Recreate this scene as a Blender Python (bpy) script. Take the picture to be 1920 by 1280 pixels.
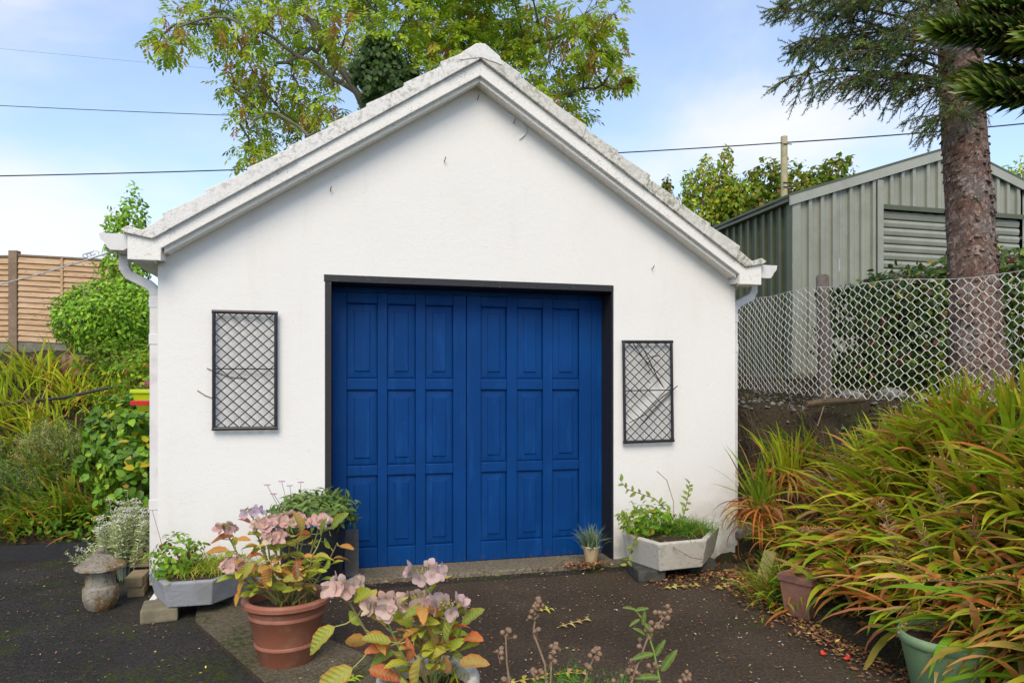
import bpy, math, random
import numpy as np
from mathutils import Vector, Matrix

R = math.radians
for o in list(bpy.data.objects): bpy.data.objects.remove(o)
scn = bpy.context.scene
COL = scn.collection

# ------------------------------------------------------------------ camera
cam = bpy.data.cameras.new('camera'); co = bpy.data.objects.new('camera', cam); COL.objects.link(co)
co.location = (-0.972, -5.0, 1.37); co.rotation_euler = (R(90), 0, R(-14))
cam.sensor_width = 36; cam.lens = 24; cam.shift_y = 0.0432; cam.clip_end = 1000; cam.clip_start = 0.05
scn.camera = co

# ------------------------------------------------------------------ sky and sun
SUN_DIR = Vector((-0.26, -0.70, 0.80)).normalized()          # towards the sun
w = bpy.data.worlds.new('World'); scn.world = w; w.use_nodes = True
nt = w.node_tree; N = nt.nodes; LK = nt.links; N.clear()
out = N.new('ShaderNodeOutputWorld'); bg = N.new('ShaderNodeBackground'); bg.inputs[1].default_value = 0.13
sky = N.new('ShaderNodeTexSky'); sky.sky_type = 'NISHITA'; sky.sun_disc = False
sky.sun_elevation = math.asin(SUN_DIR.z); sky.sun_rotation = math.atan2(SUN_DIR.x, SUN_DIR.y)
sky.air_density = 1.0; sky.dust_density = 0.3; sky.ozone_density = 3.5
tc = N.new('ShaderNodeTexCoord'); sep = N.new('ShaderNodeSeparateXYZ'); LK.new(tc.outputs['Generated'], sep.inputs[0])
def wmath(op, a, b=None, clamp=False):
    m = N.new('ShaderNodeMath'); m.operation = op; m.use_clamp = clamp
    for i, v in enumerate((a, b)):
        if v is None: continue
        if isinstance(v, (int, float)): m.inputs[i].default_value = v
        else: LK.new(v, m.inputs[i])
    return m.outputs[0]
zc = wmath('ADD', wmath('MAXIMUM', sep.outputs[2], 0.0), 0.22)
cmb = N.new('ShaderNodeCombineXYZ')
LK.new(wmath('DIVIDE', sep.outputs[0], zc), cmb.inputs[0]); LK.new(wmath('DIVIDE', sep.outputs[1], zc), cmb.inputs[1])
nz = N.new('ShaderNodeTexNoise'); nz.inputs['Scale'].default_value = 1.15; nz.inputs['Detail'].default_value = 9; nz.inputs['Roughness'].default_value = 0.52
nz.inputs['Distortion'].default_value = 0.35
mp = N.new('ShaderNodeMapping'); mp.inputs['Location'].default_value = (8.2, -2.1, 0); LK.new(cmb.outputs[0], mp.inputs[0]); LK.new(mp.outputs[0], nz.inputs['Vector'])
low = wmath('MULTIPLY', wmath('SUBTRACT', 0.55, sep.outputs[2], True), 0.34)      # more cloud towards the horizon
cl = wmath('ADD', nz.outputs[0], low)
cr = N.new('ShaderNodeMapRange'); cr.interpolation_type = 'SMOOTHSTEP'; LK.new(cl, cr.inputs[0])
cr.inputs[1].default_value = 0.50; cr.inputs[2].default_value = 0.80; cr.inputs[3].default_value = 0.20; cr.inputs[4].default_value = 0.97
mx = N.new('ShaderNodeMix'); mx.data_type = 'RGBA'
LK.new(cr.outputs[0], mx.inputs[0]); LK.new(sky.outputs[0], mx.inputs[6]); mx.inputs[7].default_value = (3.6, 3.62, 3.7, 1)
LK.new(mx.outputs[2], bg.inputs[0]); LK.new(bg.outputs[0], out.inputs[0])

sl = bpy.data.lights.new('sun', 'SUN'); so = bpy.data.objects.new('sun', sl); COL.objects.link(so)
sl.energy = 1.5; sl.angle = R(35); sl.color = (1.0, 0.88, 0.72)
so.rotation_euler = SUN_DIR.to_track_quat('Z', 'Y').to_euler(); so.location = (-6, -8, 10)

vs = scn.view_settings; vs.view_transform = 'Standard'; vs.look = 'None'; vs.exposure = 1.1; vs.gamma = 1
scn.render.engine = 'CYCLES'
scn.cycles.max_bounces = 7; scn.cycles.diffuse_bounces = 5; scn.cycles.glossy_bounces = 2; scn.cycles.transmission_bounces = 3

# ------------------------------------------------------------------ materials
def S(r, g, b):
    f = lambda c: (c/255/12.92 if c/255 <= 0.04045 else ((c/255+0.055)/1.055)**2.4)
    return (f(r), f(g), f(b))
MATS = {}
class NB:
    def __init__(s, name):
        s.m = bpy.data.materials.new(name); s.m.use_nodes = True; s.n = s.m.node_tree.nodes; s.l = s.m.node_tree.links
        s.p = s.n['Principled BSDF']; s.out = s.n['Material Output']; s.tc = s.n.new('ShaderNodeTexCoord'); MATS[name] = s.m
    def noise(s, scale, detail=4, rough=0.55, vec=None, dist=0.0):
        t = s.n.new('ShaderNodeTexNoise'); t.inputs['Scale'].default_value = scale; t.inputs['Detail'].default_value = detail
        t.inputs['Roughness'].default_value = rough; t.inputs['Distortion'].default_value = dist
        s.l.new(vec or s.tc.outputs['Object'], t.inputs['Vector']); return t.outputs[0]
    def stretch(s, sc, loc=(0,0,0)):
        t = s.n.new('ShaderNodeMapping'); t.inputs['Scale'].default_value = sc; t.inputs['Location'].default_value = loc
        s.l.new(s.tc.outputs['Object'], t.inputs[0]); return t.outputs[0]
    def voro(s, scale, vec=None, feat='F1', out=0):
        t = s.n.new('ShaderNodeTexVoronoi'); t.feature = feat; t.inputs['Scale'].default_value = scale
        s.l.new(vec or s.tc.outputs['Object'], t.inputs['Vector']); return t.outputs[out]
    def rng(s, v, a, b, c=0.0, d=1.0, smooth=True):
        t = s.n.new('ShaderNodeMapRange'); t.interpolation_type = 'SMOOTHSTEP' if smooth else 'LINEAR'
        s.l.new(v, t.inputs[0])
        for i, x in enumerate((a, b, c, d)): t.inputs[i+1].default_value = x
        return t.outputs[0]
    def math(s, op, a, b):
        t = s.n.new('ShaderNodeMath'); t.operation = op
        for i, v in enumerate((a, b)):
            if isinstance(v, (int, float)): t.inputs[i].default_value = v
            else: s.l.new(v, t.inputs[i])
        return t.outputs[0]
    def mix(s, f, a, b, mode='MIX'):
        t = s.n.new('ShaderNodeMix'); t.data_type = 'RGBA'; t.blend_type = mode
        for i, v in ((0, f), (6, a), (7, b)):
            if isinstance(v, (int, float)): t.inputs[i].default_value = v
            elif isinstance(v, tuple): t.inputs[i].default_value = (*v[:3], 1)
            else: s.l.new(v, t.inputs[i])
        return t.outputs[2]
    def attr(s, name, o='Color'):
        t = s.n.new('ShaderNodeAttribute'); t.attribute_name = name; return t.outputs[o]
    def objcol(s):
        return s.n.new('ShaderNodeObjectInfo').outputs['Color']
    def objrand(s):
        return s.n.new('ShaderNodeObjectInfo').outputs['Random']
    def z(s):
        t = s.n.new('ShaderNodeNewGeometry'); q = s.n.new('ShaderNodeSeparateXYZ'); s.l.new(t.outputs['Position'], q.inputs[0]); return q.outputs
    def base(s, c, rough=0.6, spec=0.5):
        if isinstance(c, tuple): s.p.inputs['Base Color'].default_value = (*c[:3], 1)
        else: s.l.new(c, s.p.inputs['Base Color'])
        if isinstance(rough, (int, float)): s.p.inputs['Roughness'].default_value = rough
        else: s.l.new(rough, s.p.inputs['Roughness'])
        s.p.inputs['Specular IOR Level'].default_value = spec; return s
    def bump(s, h, dist=0.01, strength=1.0):
        t = s.n.new('ShaderNodeBump'); t.inputs['Distance'].default_value = dist; t.inputs['Strength'].default_value = strength
        s.l.new(h, t.inputs['Height']); s.l.new(t.outputs[0], s.p.inputs['Normal']); return s
    def translucent(s, c, f=0.3):
        t = s.n.new('ShaderNodeBsdfTranslucent')
        if isinstance(c, tuple): t.inputs[0].default_value = (*c[:3], 1)
        else: s.l.new(c, t.inputs[0])
        m = s.n.new('ShaderNodeMixShader'); m.inputs[0].default_value = f
        s.l.new(s.p.outputs[0], m.inputs[1]); s.l.new(t.outputs[0], m.inputs[2]); s.l.new(m.outputs[0], s.out.inputs[0]); return s

b = NB('render_white')      # painted render wall
d1 = b.noise(1.3, 5); d2 = b.noise(95, 3, 0.6); pos = b.z()
c = b.mix(b.rng(d1, 0.45, 0.8), (0.785, 0.755, 0.70), (0.755, 0.72, 0.66))
c = b.mix(b.math('MULTIPLY', b.rng(b.noise(2.2, 6, 0.6, b.stretch((1.6, 1, 0.25))), 0.56, 0.74), 0.16), c, (0.60, 0.50, 0.38))
foot = b.math('MULTIPLY', b.rng(pos[2], 0.75, 0.0), b.rng(b.noise(3.5, 6, 0.65), 0.38, 0.62))
right = b.rng(pos[0], 0.9, 2.2, 0.25, 1.0)
c = b.mix(b.math('MULTIPLY', b.math('MULTIPLY', foot, right), 0.75), c, (0.40, 0.37, 0.29))
c = b.mix(b.math('MULTIPLY', b.rng(b.noise(38, 2), 0.70, 0.76), 0.35), c, (0.35, 0.31, 0.26))
splash = b.math('MULTIPLY', b.rng(pos[2], 0.30, 0.0), b.rng(b.noise(9, 6, 0.7), 0.36, 0.66))
c = b.mix(b.math('MULTIPLY', splash, 0.55), c, (0.30, 0.30, 0.19))
c = b.mix(b.rng(b.noise(1.1, 7, 0.7, b.stretch((3.0, 1, 0.35), (3, 0, 1))), 0.54, 0.76, 0, 0.20), c, (0.52, 0.47, 0.38))
b.base(c, 0.85, 0.25); b.bump(b.math('ADD', b.math('MULTIPLY', d2, 0.55), b.math('MULTIPLY', b.noise(22, 5, 0.6), 0.6)), 0.008, 0.42)

def lichen(name, base, dirt, lo=0.52, hi=0.64, amt=0.8, sc=26):
    b = NB(name)
    m = b.math('MULTIPLY', b.rng(b.noise(sc, 6, 0.72), lo, hi), b.rng(b.noise(2.6, 4), 0.36, 0.62, 0.25, 1.0))
    c = b.mix(b.math('MULTIPLY', m, amt), base, dirt)
    c = b.mix(b.math('MULTIPLY', b.rng(b.noise(110, 4, 0.7), 0.58, 0.68), b.rng(b.noise(4.5, 5, 0.65), 0.50, 0.64)), c, (0.08, 0.075, 0.055))
    b.base(c, 0.8, 0.3); b.bump(b.noise(60, 4, 0.7), 0.006, 0.7)
lichen('verge_tile', (0.74, 0.71, 0.66), (0.30, 0.28, 0.20), 0.47, 0.63, 0.75, 30)
lichen('verge_tile_mossy', (0.64, 0.61, 0.54), (0.22, 0.21, 0.13), 0.42, 0.58, 0.9, 30)
lichen('barge_white', (0.80, 0.765, 0.70), (0.42, 0.39, 0.28), 0.54, 0.68, 0.7)

b = NB('white_plastic'); b.base(b.mix(b.rng(b.noise(6, 4), 0.5, 0.8), (0.68, 0.65, 0.62), (0.55, 0.51, 0.48)), 0.4)
b = NB('blue_paint')
g = b.noise(7, 5, 0.6, b.stretch((8, 8, 0.7)))
c = b.mix(b.rng(b.noise(1.6, 4), 0.35, 0.7), (0.0006, 0.037, 0.155), (0.0010, 0.047, 0.190))
c = b.mix(b.rng(b.noise(3.2, 6, 0.7, b.stretch((5, 5, 0.6))), 0.50, 0.78, 0, 0.38), c, (0.012, 0.095, 0.30)); c = b.mix(b.rng(b.noise(2.1, 5, 0.6), 0.55, 0.75, 0, 0.5), c, (0.0006, 0.028, 0.105)); c = b.mix(b.math('MULTIPLY', b.rng(b.noise(46, 5, 0.75), 0.68, 0.74), 0.6), c, (0.16, 0.26, 0.42))
pz = b.z()
c = b.mix(b.math('MULTIPLY', b.rng(b.noise(30, 5, 0.7), 0.55, 0.63), b.rng(pz[2], 0.10, 0.005, 0, 0.75)), c, (0.085, 0.045, 0.030))
b.base(c, b.rng(b.noise(5, 4), 0.3, 0.7, 0.45, 0.65), 0.14); b.bump(g, 0.002, 0.5)
b = NB('black_paint'); c = b.mix(b.rng(b.noise(60, 4, 0.7), 0.66, 0.72), (0.014, 0.013, 0.014), (0.16, 0.15, 0.14)); b.base(c, 0.6); b.bump(b.noise(40, 4), 0.004, 0.5)
b = NB('black_metal'); b.base(b.mix(b.rng(b.noise(40, 3), 0.6, 0.7), (0.012, 0.013, 0.017), (0.05, 0.045, 0.045)), 0.45)
b = NB('rust'); b.base((0.16, 0.06, 0.025), 0.8)

def ground(name, a, bcol, speck, moss, mosslo=0.58, speckamt=0.9, bs=220, mossc=(0.055, 0.075, 0.012)):
    b = NB(name)
    c = b.mix(b.rng(b.noise(1.1, 5, 0.6), 0.35, 0.7), a, bcol)
    c = b.mix(b.math('MULTIPLY', b.rng(b.voro(170, None, 'F1', 0), 0.34, 0.12), b.rng(b.noise(60, 2), 0.5, 0.62, 0.0, speckamt)), c, speck)
    c = b.mix(b.math('MULTIPLY', b.math('MULTIPLY', b.rng(b.noise(1.7, 6, 0.62), mosslo, mosslo+0.14), b.rng(b.noise(28, 4), 0.42, 0.6)), moss), c, tuple(v*1.5 for v in mossc))
    c = b.mix(b.rng(b.noise(55, 4, 0.7), 0.35, 0.68, 0.0, 0.55), c, (0.012, 0.010, 0.008)); b.base(c, b.rng(b.noise(2.3, 4), 0.35, 0.7, 0.68, 0.95), 0.10); b.bump(b.math('ADD', b.math('ADD', b.noise(bs, 3, 0.7), b.math('MULTIPLY', b.noise(45, 4, 0.7), 1.5)), b.math('MULTIPLY', b.voro(120), 0.8)), 0.014, 1.0)
ground('tarmac', (0.058, 0.052, 0.046), (0.098, 0.087, 0.075), (0.24, 0.22, 0.20), 0.9, 0.50)
ground('apron_concrete', (0.096, 0.069, 0.046), (0.160, 0.118, 0.079), (0.32, 0.27, 0.22), 0.75, 0.55)
ground('apron_edge', (0.21, 0.17, 0.105), (0.28, 0.235, 0.155), (0.3, 0.26, 0.2), 0.85, 0.44, 0.6)
ground('threshold_concrete', (0.34, 0.285, 0.19), (0.43, 0.37, 0.26), (0.35, 0.32, 0.27), 0.5, 0.55, 0.6)
ground('soil', (0.055, 0.040, 0.025), (0.10, 0.075, 0.046), (0.22, 0.18, 0.12), 0.8, 0.46, 0.9, 60, (0.045, 0.055, 0.015))
ground('far_ground', (0.05, 0.07, 0.02), (0.07, 0.09, 0.03), (0.1, 0.1, 0.06), 0.3)

def simple(name, a, bb, sc=8, rough=0.7, bump=0.004, bsc=60, lo=0.4, hi=0.65, spec=0.4, speck=None):
    b = NB(name); c = b.mix(b.rng(b.noise(sc, 6, 0.65), lo, hi), a, bb)
    if speck: c = b.mix(b.rng(b.noise(90, 3, 0.7), 0.66, 0.70), c, speck)
    b.base(c, rough, spec); b.bump(b.noise(bsc, 5, 0.7), bump, 0.8)
simple('terracotta_plastic', (0.27, 0.095, 0.052), (0.36, 0.175, 0.115), 7, 0.55, 0.001, 120, 0.48, 0.78)
simple('terracotta_clay', (0.26, 0.12, 0.08), (0.17, 0.085, 0.062), 6, 0.8)
simple('grey_plastic_pot', (0.46, 0.45, 0.38), (0.56, 0.55, 0.47), 40, 0.5, 0.001, 150)
simple('green_plastic_pot', (0.17, 0.27, 0.12), (0.24, 0.33, 0.17), 4, 0.45, 0.001, 150)
simple('cream_pot', (0.58, 0.44, 0.25), (0.50, 0.34, 0.18), 9, 0.6, 0.001, 90, speck=(0.25, 0.15, 0.07))
simple('black_pot', (0.012, 0.013, 0.018), (0.022, 0.023, 0.028), 7, 0.45)
simple('blue_glaze', (0.006, 0.06, 0.26), (0.01, 0.04, 0.16), 7, 0.35)
simple('grey_slab', (0.085, 0.08, 0.07), (0.12, 0.115, 0.10), 12, 0.8)
simple('trough_grey', (0.33, 0.335, 0.345), (0.27, 0.265, 0.255), 5, 0.8, 0.006, 45, speck=(0.09, 0.085, 0.08))
lichen('trough_weathered', (0.54, 0.50, 0.42), (0.20, 0.185, 0.13), 0.50, 0.66, 0.6, 34)
simple('dark_block', (0.045, 0.046, 0.036), (0.075, 0.073, 0.055), 14, 0.9, 0.008, 50)
simple('sand_brick', (0.30, 0.225, 0.12), (0.22, 0.165, 0.085), 7, 0.9, 0.006, 70)
simple('sand_block', (0.17, 0.145, 0.09), (0.24, 0.205, 0.13), 7, 0.9, 0.006, 70)
simple('yellow_stone', (0.36, 0.29, 0.10), (0.27, 0.225, 0.09), 18, 0.9, 0.01, 40)
simple('stone', (0.16, 0.155, 0.14), (0.25, 0.24, 0.21), 9, 0.9, 0.01, 40)
simple('bank_stone', (0.10, 0.08, 0.055), (0.19, 0.165, 0.12), 9, 0.95, 0.012, 40)
simple('bark_twig', (0.085, 0.055, 0.03), (0.13, 0.09, 0.05), 20, 0.9)
simple('twig_tan', (0.19, 0.125, 0.07), (0.13, 0.085, 0.05), 20, 0.9)
simple('cane', (0.13, 0.09, 0.06), (0.20, 0.15, 0.10), 14, 0.8)
simple('ash_bark', (0.17, 0.155, 0.115), (0.10, 0.10, 0.06), 5, 0.9, 0.01, 20)
simple('pole_wood', (0.44, 0.38, 0.23), (0.34, 0.31, 0.16), 6, 0.9)
simple('fence_post', (0.20, 0.135, 0.085), (0.26, 0.185, 0.125), 9, 0.9, 0.003, 60)
simple('gravel_board', (0.20, 0.185, 0.145), (0.13, 0.13, 0.085), 5, 0.9, 0.006, 40)
simple('net_post', (0.15, 0.125, 0.105), (0.10, 0.085, 0.065), 9, 0.9, 0.006, 40)
simple('net_plastic', (0.80, 0.76, 0.66), (0.70, 0.66, 0.55), 6, 0.5, 0.0005, 80)
simple('cable_black', (0.02, 0.02, 0.02), (0.03, 0.03, 0.03), 5, 0.6)
simple('wire_white', (0.60, 0.60, 0.60), (0.45, 0.45, 0.45), 25, 0.5)
simple('lime_plastic', (0.50, 0.62, 0.015), (0.44, 0.56, 0.01), 3, 0.35, 0.0002, 50)
simple('red_plastic', (0.55, 0.012, 0.02), (0.45, 0.01, 0.02), 3, 0.35, 0.0002, 50)
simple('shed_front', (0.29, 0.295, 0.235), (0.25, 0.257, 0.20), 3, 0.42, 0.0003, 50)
simple('shed_side_shaded', (0.075, 0.085, 0.045), (0.09, 0.10, 0.055), 3, 0.42, 0.0003, 50)  # darker copy of the shed green, shade of the left-facing wall put in colour
simple('shed_trim', (0.34, 0.345, 0.285), (0.30, 0.305, 0.25), 3, 0.42, 0.0003, 50)
simple('seed_brown', (0.27, 0.17, 0.10), (0.17, 0.10, 0.06), 120, 0.9, 0.002, 300)
simple('plume_tan', (0.46, 0.27, 0.12), (0.34, 0.17, 0.07), 30, 0.9)
simple('stalk_tan', (0.30, 0.20, 0.12), (0.22, 0.15, 0.09), 30, 0.8)
simple('stump_wood', (0.30, 0.17, 0.11), (0.20, 0.12, 0.08), 20, 0.9, 0.01, 40)
simple('potting_soil', (0.035, 0.020, 0.012), (0.075, 0.038, 0.022), 40, 0.95, 0.012, 70)
b = NB('lantern_stone')
c = b.mix(b.rng(b.noise(6, 6, 0.7), 0.42, 0.60), (0.44, 0.39, 0.30), (0.27, 0.23, 0.165))
c = b.mix(b.math('MULTIPLY', b.rng(b.noise(9, 6, 0.72), 0.50, 0.58), b.rng(b.z()[2], 0.30, 0.26)), c, (0.30, 0.165, 0.055))
c = b.mix(b.rng(b.noise(14, 5, 0.7), 0.60, 0.66), c, (0.46, 0.45, 0.42))
c = b.mix(b.math('MULTIPLY', b.rng(b.noise(38, 5, 0.75), 0.54, 0.66), 0.75), c, (0.10, 0.08, 0.05))
b.base(c, 0.95, 0.2); b.bump(b.math('ADD', b.noise(50, 6, 0.75), b.noise(13, 4)), 0.03, 1.0)

b = NB('fence_wood')
g = b.noise(6, 6, 0.65, b.stretch((0.6, 0.6, 14))); r = b.objrand()
c = b.mix(r, (0.50, 0.335, 0.19), (0.58, 0.41, 0.255))
c = b.mix(b.rng(g, 0.40, 0.68), c, (0.36, 0.20, 0.095))
c = b.mix(b.rng(b.voro(5.5, b.stretch((1, 1, 3.0))), 0.16, 0.07), c, (0.12, 0.055, 0.025))
b.base(c, 0.85, 0.25); b.bump(g, 0.004, 0.6)

b = NB('spruce_bark')
v = b.noise(16, 6, 0.75, b.stretch((1, 1, 0.8)), 1.2); n1 = b.noise(7, 7, 0.75)
c = b.mix(b.rng(n1, 0.38, 0.64), (0.25, 0.145, 0.105), (0.36, 0.265, 0.215))
c = b.mix(b.rng(v, 0.44, 0.34, 0, 0.75), c, (0.085, 0.055, 0.042)); c = b.mix(b.rng(b.noise(3, 4), 0.50, 0.66, 0, 0.7), c, (0.34, 0.29, 0.26))
b.base(c, 0.95, 0.2); b.bump(b.math('ADD', b.math('MULTIPLY', b.rng(v, 0.36, 0.56), 1.0), b.math('MULTIPLY', n1, 0.9)), 0.035, 0.9)

def leafmat(name, tr=0.28, rough=0.45, spec=0.45, src='Col'):
    b = NB(name); c0 = b.attr('Col') if src == 'Col' else b.objcol()
    c = b.mix(b.rng(b.noise(14, 3), 0.3, 0.7, 0.82, 1.12, False), (0, 0, 0), c0)
    if src != 'Col':
        e = b.attr('Edge', 'Fac')
        tint = b.mix(0.55, c0, (0.62, 0.13, 0.04))
        c = b.mix(b.math('MULTIPLY', b.rng(b.math('ADD', e, b.math('MULTIPLY', b.noise(24, 3), 0.7)), 0.85, 1.35), 0.8), c, tint)
        q = b.n.new('ShaderNodeSeparateXYZ'); b.l.new(b.tc.outputs['Object'], q.inputs[0]); ab = b.math('ABSOLUTE', q.outputs[0], 0)
        wv = b.math('SINE', b.math('MULTIPLY', b.math('SUBTRACT', q.outputs[1], b.math('MULTIPLY', ab, 0.75)), 52.0), 0)
        c = b.mix(b.math('MULTIPLY', b.attr('Vein', 'Fac'), 0.45), c, (0.42, 0.42, 0.14)); c = b.mix(b.rng(wv, 0.80, 1.0, 0, 0.16), c, (0.50, 0.46, 0.14)); c = b.mix(b.rng(b.noise(9, 4), 0.60, 0.75, 0, 0.4), c, (0.34, 0.13, 0.04)); b.bump(wv, 0.012, 0.25)
    b.base(c, rough, spec); b.translucent(c, tr); return b
leafmat('leaf', 0.45, 0.55, 0.12); leafmat('leaf_glossy', 0.3, 0.38, 0.22); leafmat('blade', 0.42, 0.5, 0.12); leafmat('needle', 0.1, 0.6, 0.3)
leafmat('woolly_leaf', 0.15, 0.9, 0.1); leafmat('spiky_leaf', 0.06, 0.32, 0.55); leafmat('big_leaf', 0.36, 0.5, 0.16, 'obj')
b = NB('petal'); c = b.mix(b.rng(b.noise(7, 4), 0.40, 0.62), b.objcol(), (0.58, 0.47, 0.33)); e = b.attr('Edge', 'Fac'); c = b.mix(b.math('MULTIPLY', b.rng(b.math('ADD', e, b.noise(9, 3)), 1.1, 1.6), 0.7), c, (0.74, 0.34, 0.44)); c = b.mix(b.rng(e, 0.35, 0.0, 0, 0.75), c, (0.34, 0.20, 0.16)); b.base(c, 0.7, 0.2); b.translucent(c, 0.3)
b = NB('stem'); c = b.objcol(); b.base(c, 0.6, 0.3)
b = NB('litter'); b.base(b.attr('Col'), 0.8, 0.2)
M = MATS

# ------------------------------------------------------------------ object helpers
def wloc(o):
    v = Vector((0, 0, 0))
    while o is not None: v += o.location; o = o.parent
    return v
def tag(o, label=None, cat=None, group=None, kind=None):
    for k, v in (('label', label), ('category', cat), ('group', group), ('kind', kind)):
        if v: o[k] = v
    return o
def thing(name, loc, label, cat, group=None):
    o = bpy.data.objects.new(name, None); COL.objects.link(o); o.location = loc; o.empty_display_size = 0.1
    return tag(o, label, cat, group)
def link(name, me, parent=None, loc=None):
    o = bpy.data.objects.new(name, me); COL.objects.link(o); o.parent = parent
    if loc is not None: o.location = loc
    return o
def np_mesh(name, V, F, mat, parent=None, C=None, smooth=False, extra=None, org=None):
    """V (n,3) world coordinates, F list of (m,k) arrays"""
    off = wloc(parent) if parent is not None else Vector(org or (0, 0, 0))
    V = np.asarray(V, float) - np.array(off)
    me = bpy.data.meshes.new(name)
    if isinstance(F, np.ndarray): F = [F]
    lt = np.concatenate([np.full(len(f), f.shape[1]) for f in F]); lv = np.concatenate([f.ravel() for f in F])
    me.vertices.add(len(V)); me.vertices.foreach_set('co', V.ravel())
    me.loops.add(len(lv)); me.loops.foreach_set('vertex_index', lv.astype(np.int32))
    me.polygons.add(len(lt)); st = np.concatenate([[0], np.cumsum(lt)[:-1]])
    me.polygons.foreach_set('loop_start', st.astype(np.int32))
    if smooth: me.polygons.foreach_set('use_smooth', np.ones(len(lt), bool))
    me.update(calc_edges=True); me.validate()
    if C is not None:
        a = me.attributes.new('Col', 'FLOAT_COLOR', 'POINT'); C = np.c_[np.asarray(C, float), np.ones(len(C))]
        a.data.foreach_set('color', C.ravel())
    if extra:
        for k, vals in extra.items():
            a = me.attributes.new(k, 'FLOAT', 'POINT'); a.data.foreach_set('value', np.asarray(vals, float))
    me.materials.append(M[mat] if isinstance(mat, str) else mat)
    o = link(name, me, parent)
    if parent is None and org is not None: o.location = org
    return o
class MB:
    def __init__(s): s.V = []; s.F = []
    def add(s, V, F):
        k = len(s.V); s.V += [tuple(v) for v in V]; s.F += [tuple(i+k for i in f) for f in F]; return s
    def box(s, x0, x1, y0, y1, z0, z1, rz=0, tilt=None):
        V = [(x, y, z) for z in (z0, z1) for x, y in ((x0, y0), (x1, y0), (x1, y1), (x0, y1))]
        if rz or tilt:
            c = Vector(((x0+x1)/2, (y0+y1)/2, (z0+z1)/2)); m = Matrix.Rotation(rz, 3, 'Z')
            if tilt: m = m @ Matrix.Rotation(tilt[0], 3, 'X') @ Matrix.Rotation(tilt[1], 3, 'Y')
            V = [c + m @ (Vector(v)-c) for v in V]
        return s.add(V, [(3, 2, 1, 0), (4, 5, 6, 7), (0, 1, 5, 4), (1, 2, 6, 5), (2, 3, 7, 6), (3, 0, 4, 7)])
    def prism(s, pts, y0, y1, axis='y'):
        n = len(pts)
        P = (lambda a, b, t: (a, t, b)) if axis == 'y' else ((lambda a, b, t: (a, b, t)) if axis == 'z' else (lambda a, b, t: (t, a, b)))
        V = [P(a, b, y0) for a, b in pts] + [P(a, b, y1) for a, b in pts]
        return s.add(V, [tuple(range(n)), tuple(range(2*n-1, n-1, -1))] + [(i, i+n, (i+1) % n+n, (i+1) % n) for i in range(n)])
    def tube(s, pts, rad, seg=6, cap=True):
        pts = [Vector(p) for p in pts]; n = len(pts)
        if not hasattr(rad, '__len__'): rad = [rad]*n
        k = len(s.V); up = None
        for i, p in enumerate(pts):
            d = (pts[min(i+1, n-1)]-pts[max(i-1, 0)]).normalized()
            if up is None: up = d.orthogonal().normalized()
            up = (up - d*up.dot(d)); up = up.normalized() if up.length > 1e-6 else d.orthogonal().normalized(); sd = d.cross(up)
            for j in range(seg):
                a = 2*math.pi*j/seg; s.V.append(tuple(p + (up*math.cos(a)+sd*math.sin(a))*rad[i]))
        for i in range(n-1):
            for j in range(seg):
                a = k+i*seg+j; bq = k+i*seg+(j+1) % seg; s.F.append((a, bq, bq+seg, a+seg))
        if cap: s.F.append(tuple(range(k+seg-1, k-1, -1))); s.F.append(tuple(range(k+(n-1)*seg, k+n*seg)))
        return s
    def lathe(s, prof, c=(0, 0, 0), seg=32, jit=None, sx=1, rz=0):
        k = len(s.V); n = len(prof)
        for i, (r, z) in enumerate(prof):
            for j in range(seg):
                a = 2*math.pi*j/seg+rz; q = jit(a, z) if jit else 1
                s.V.append((c[0]+r*q*math.cos(a)*sx, c[1]+r*q*math.sin(a), c[2]+z))
        for i in range(n-1):
            for j in range(seg):
                a = k+i*seg+j; bq = k+i*seg+(j+1) % seg; s.F.append((a, bq, bq+seg, a+seg))
        s.F.append(tuple(range(k+seg-1, k-1, -1))); s.F.append(tuple(range(k+(n-1)*seg, k+n*seg))); return s
    def ball(s, c, r, seg=8, ring=5, sq=(1, 1, 1), jit=0, rg=None):
        prof = [(max(math.sin(math.pi*i/ring), 0.02), -math.cos(math.pi*i/ring)) for i in range(ring+1)]; k = len(s.V)
        s.lathe(prof, (0, 0, 0), seg)
        for i in range(k, len(s.V)):
            q = 1+(rg.uniform(-jit, jit) if jit else 0); v = s.V[i]
            s.V[i] = (c[0]+v[0]*r*sq[0]*q, c[1]+v[1]*r*sq[1]*q, c[2]+v[2]*r*sq[2]*q)
        return s
    def build(s, name, mat, parent=None, smooth=False, bevel=0, org=None, color=None):
        off = wloc(parent) if parent is not None else Vector(org or (0, 0, 0))
        me = bpy.data.meshes.new(name); me.from_pydata([tuple(Vector(v)-off) for v in s.V], [], s.F); me.validate()
        me.materials.append(M[mat] if isinstance(mat, str) else mat)
        import bmesh as bmm
        bm = bmm.new(); bm.from_mesh(me); bmm.ops.recalc_face_normals(bm, faces=bm.faces)
        if bevel: bmm.ops.bevel(bm, geom=list(bm.edges), offset=bevel, segments=2, affect='EDGES', profile=0.6)
        bm.to_mesh(me); bm.free()
        if smooth:
            me.polygons.foreach_set('use_smooth', np.ones(len(me.polygons), bool)); me.set_sharp_from_angle(angle=R(40))
        o = link(name, me, parent)
        if parent is None and org is not None: o.location = org
        if color: o.color = (*color, 1)
        return o
def unit(a): return a/np.maximum(np.linalg.norm(a, axis=-1, keepdims=True), 1e-9)
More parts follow.
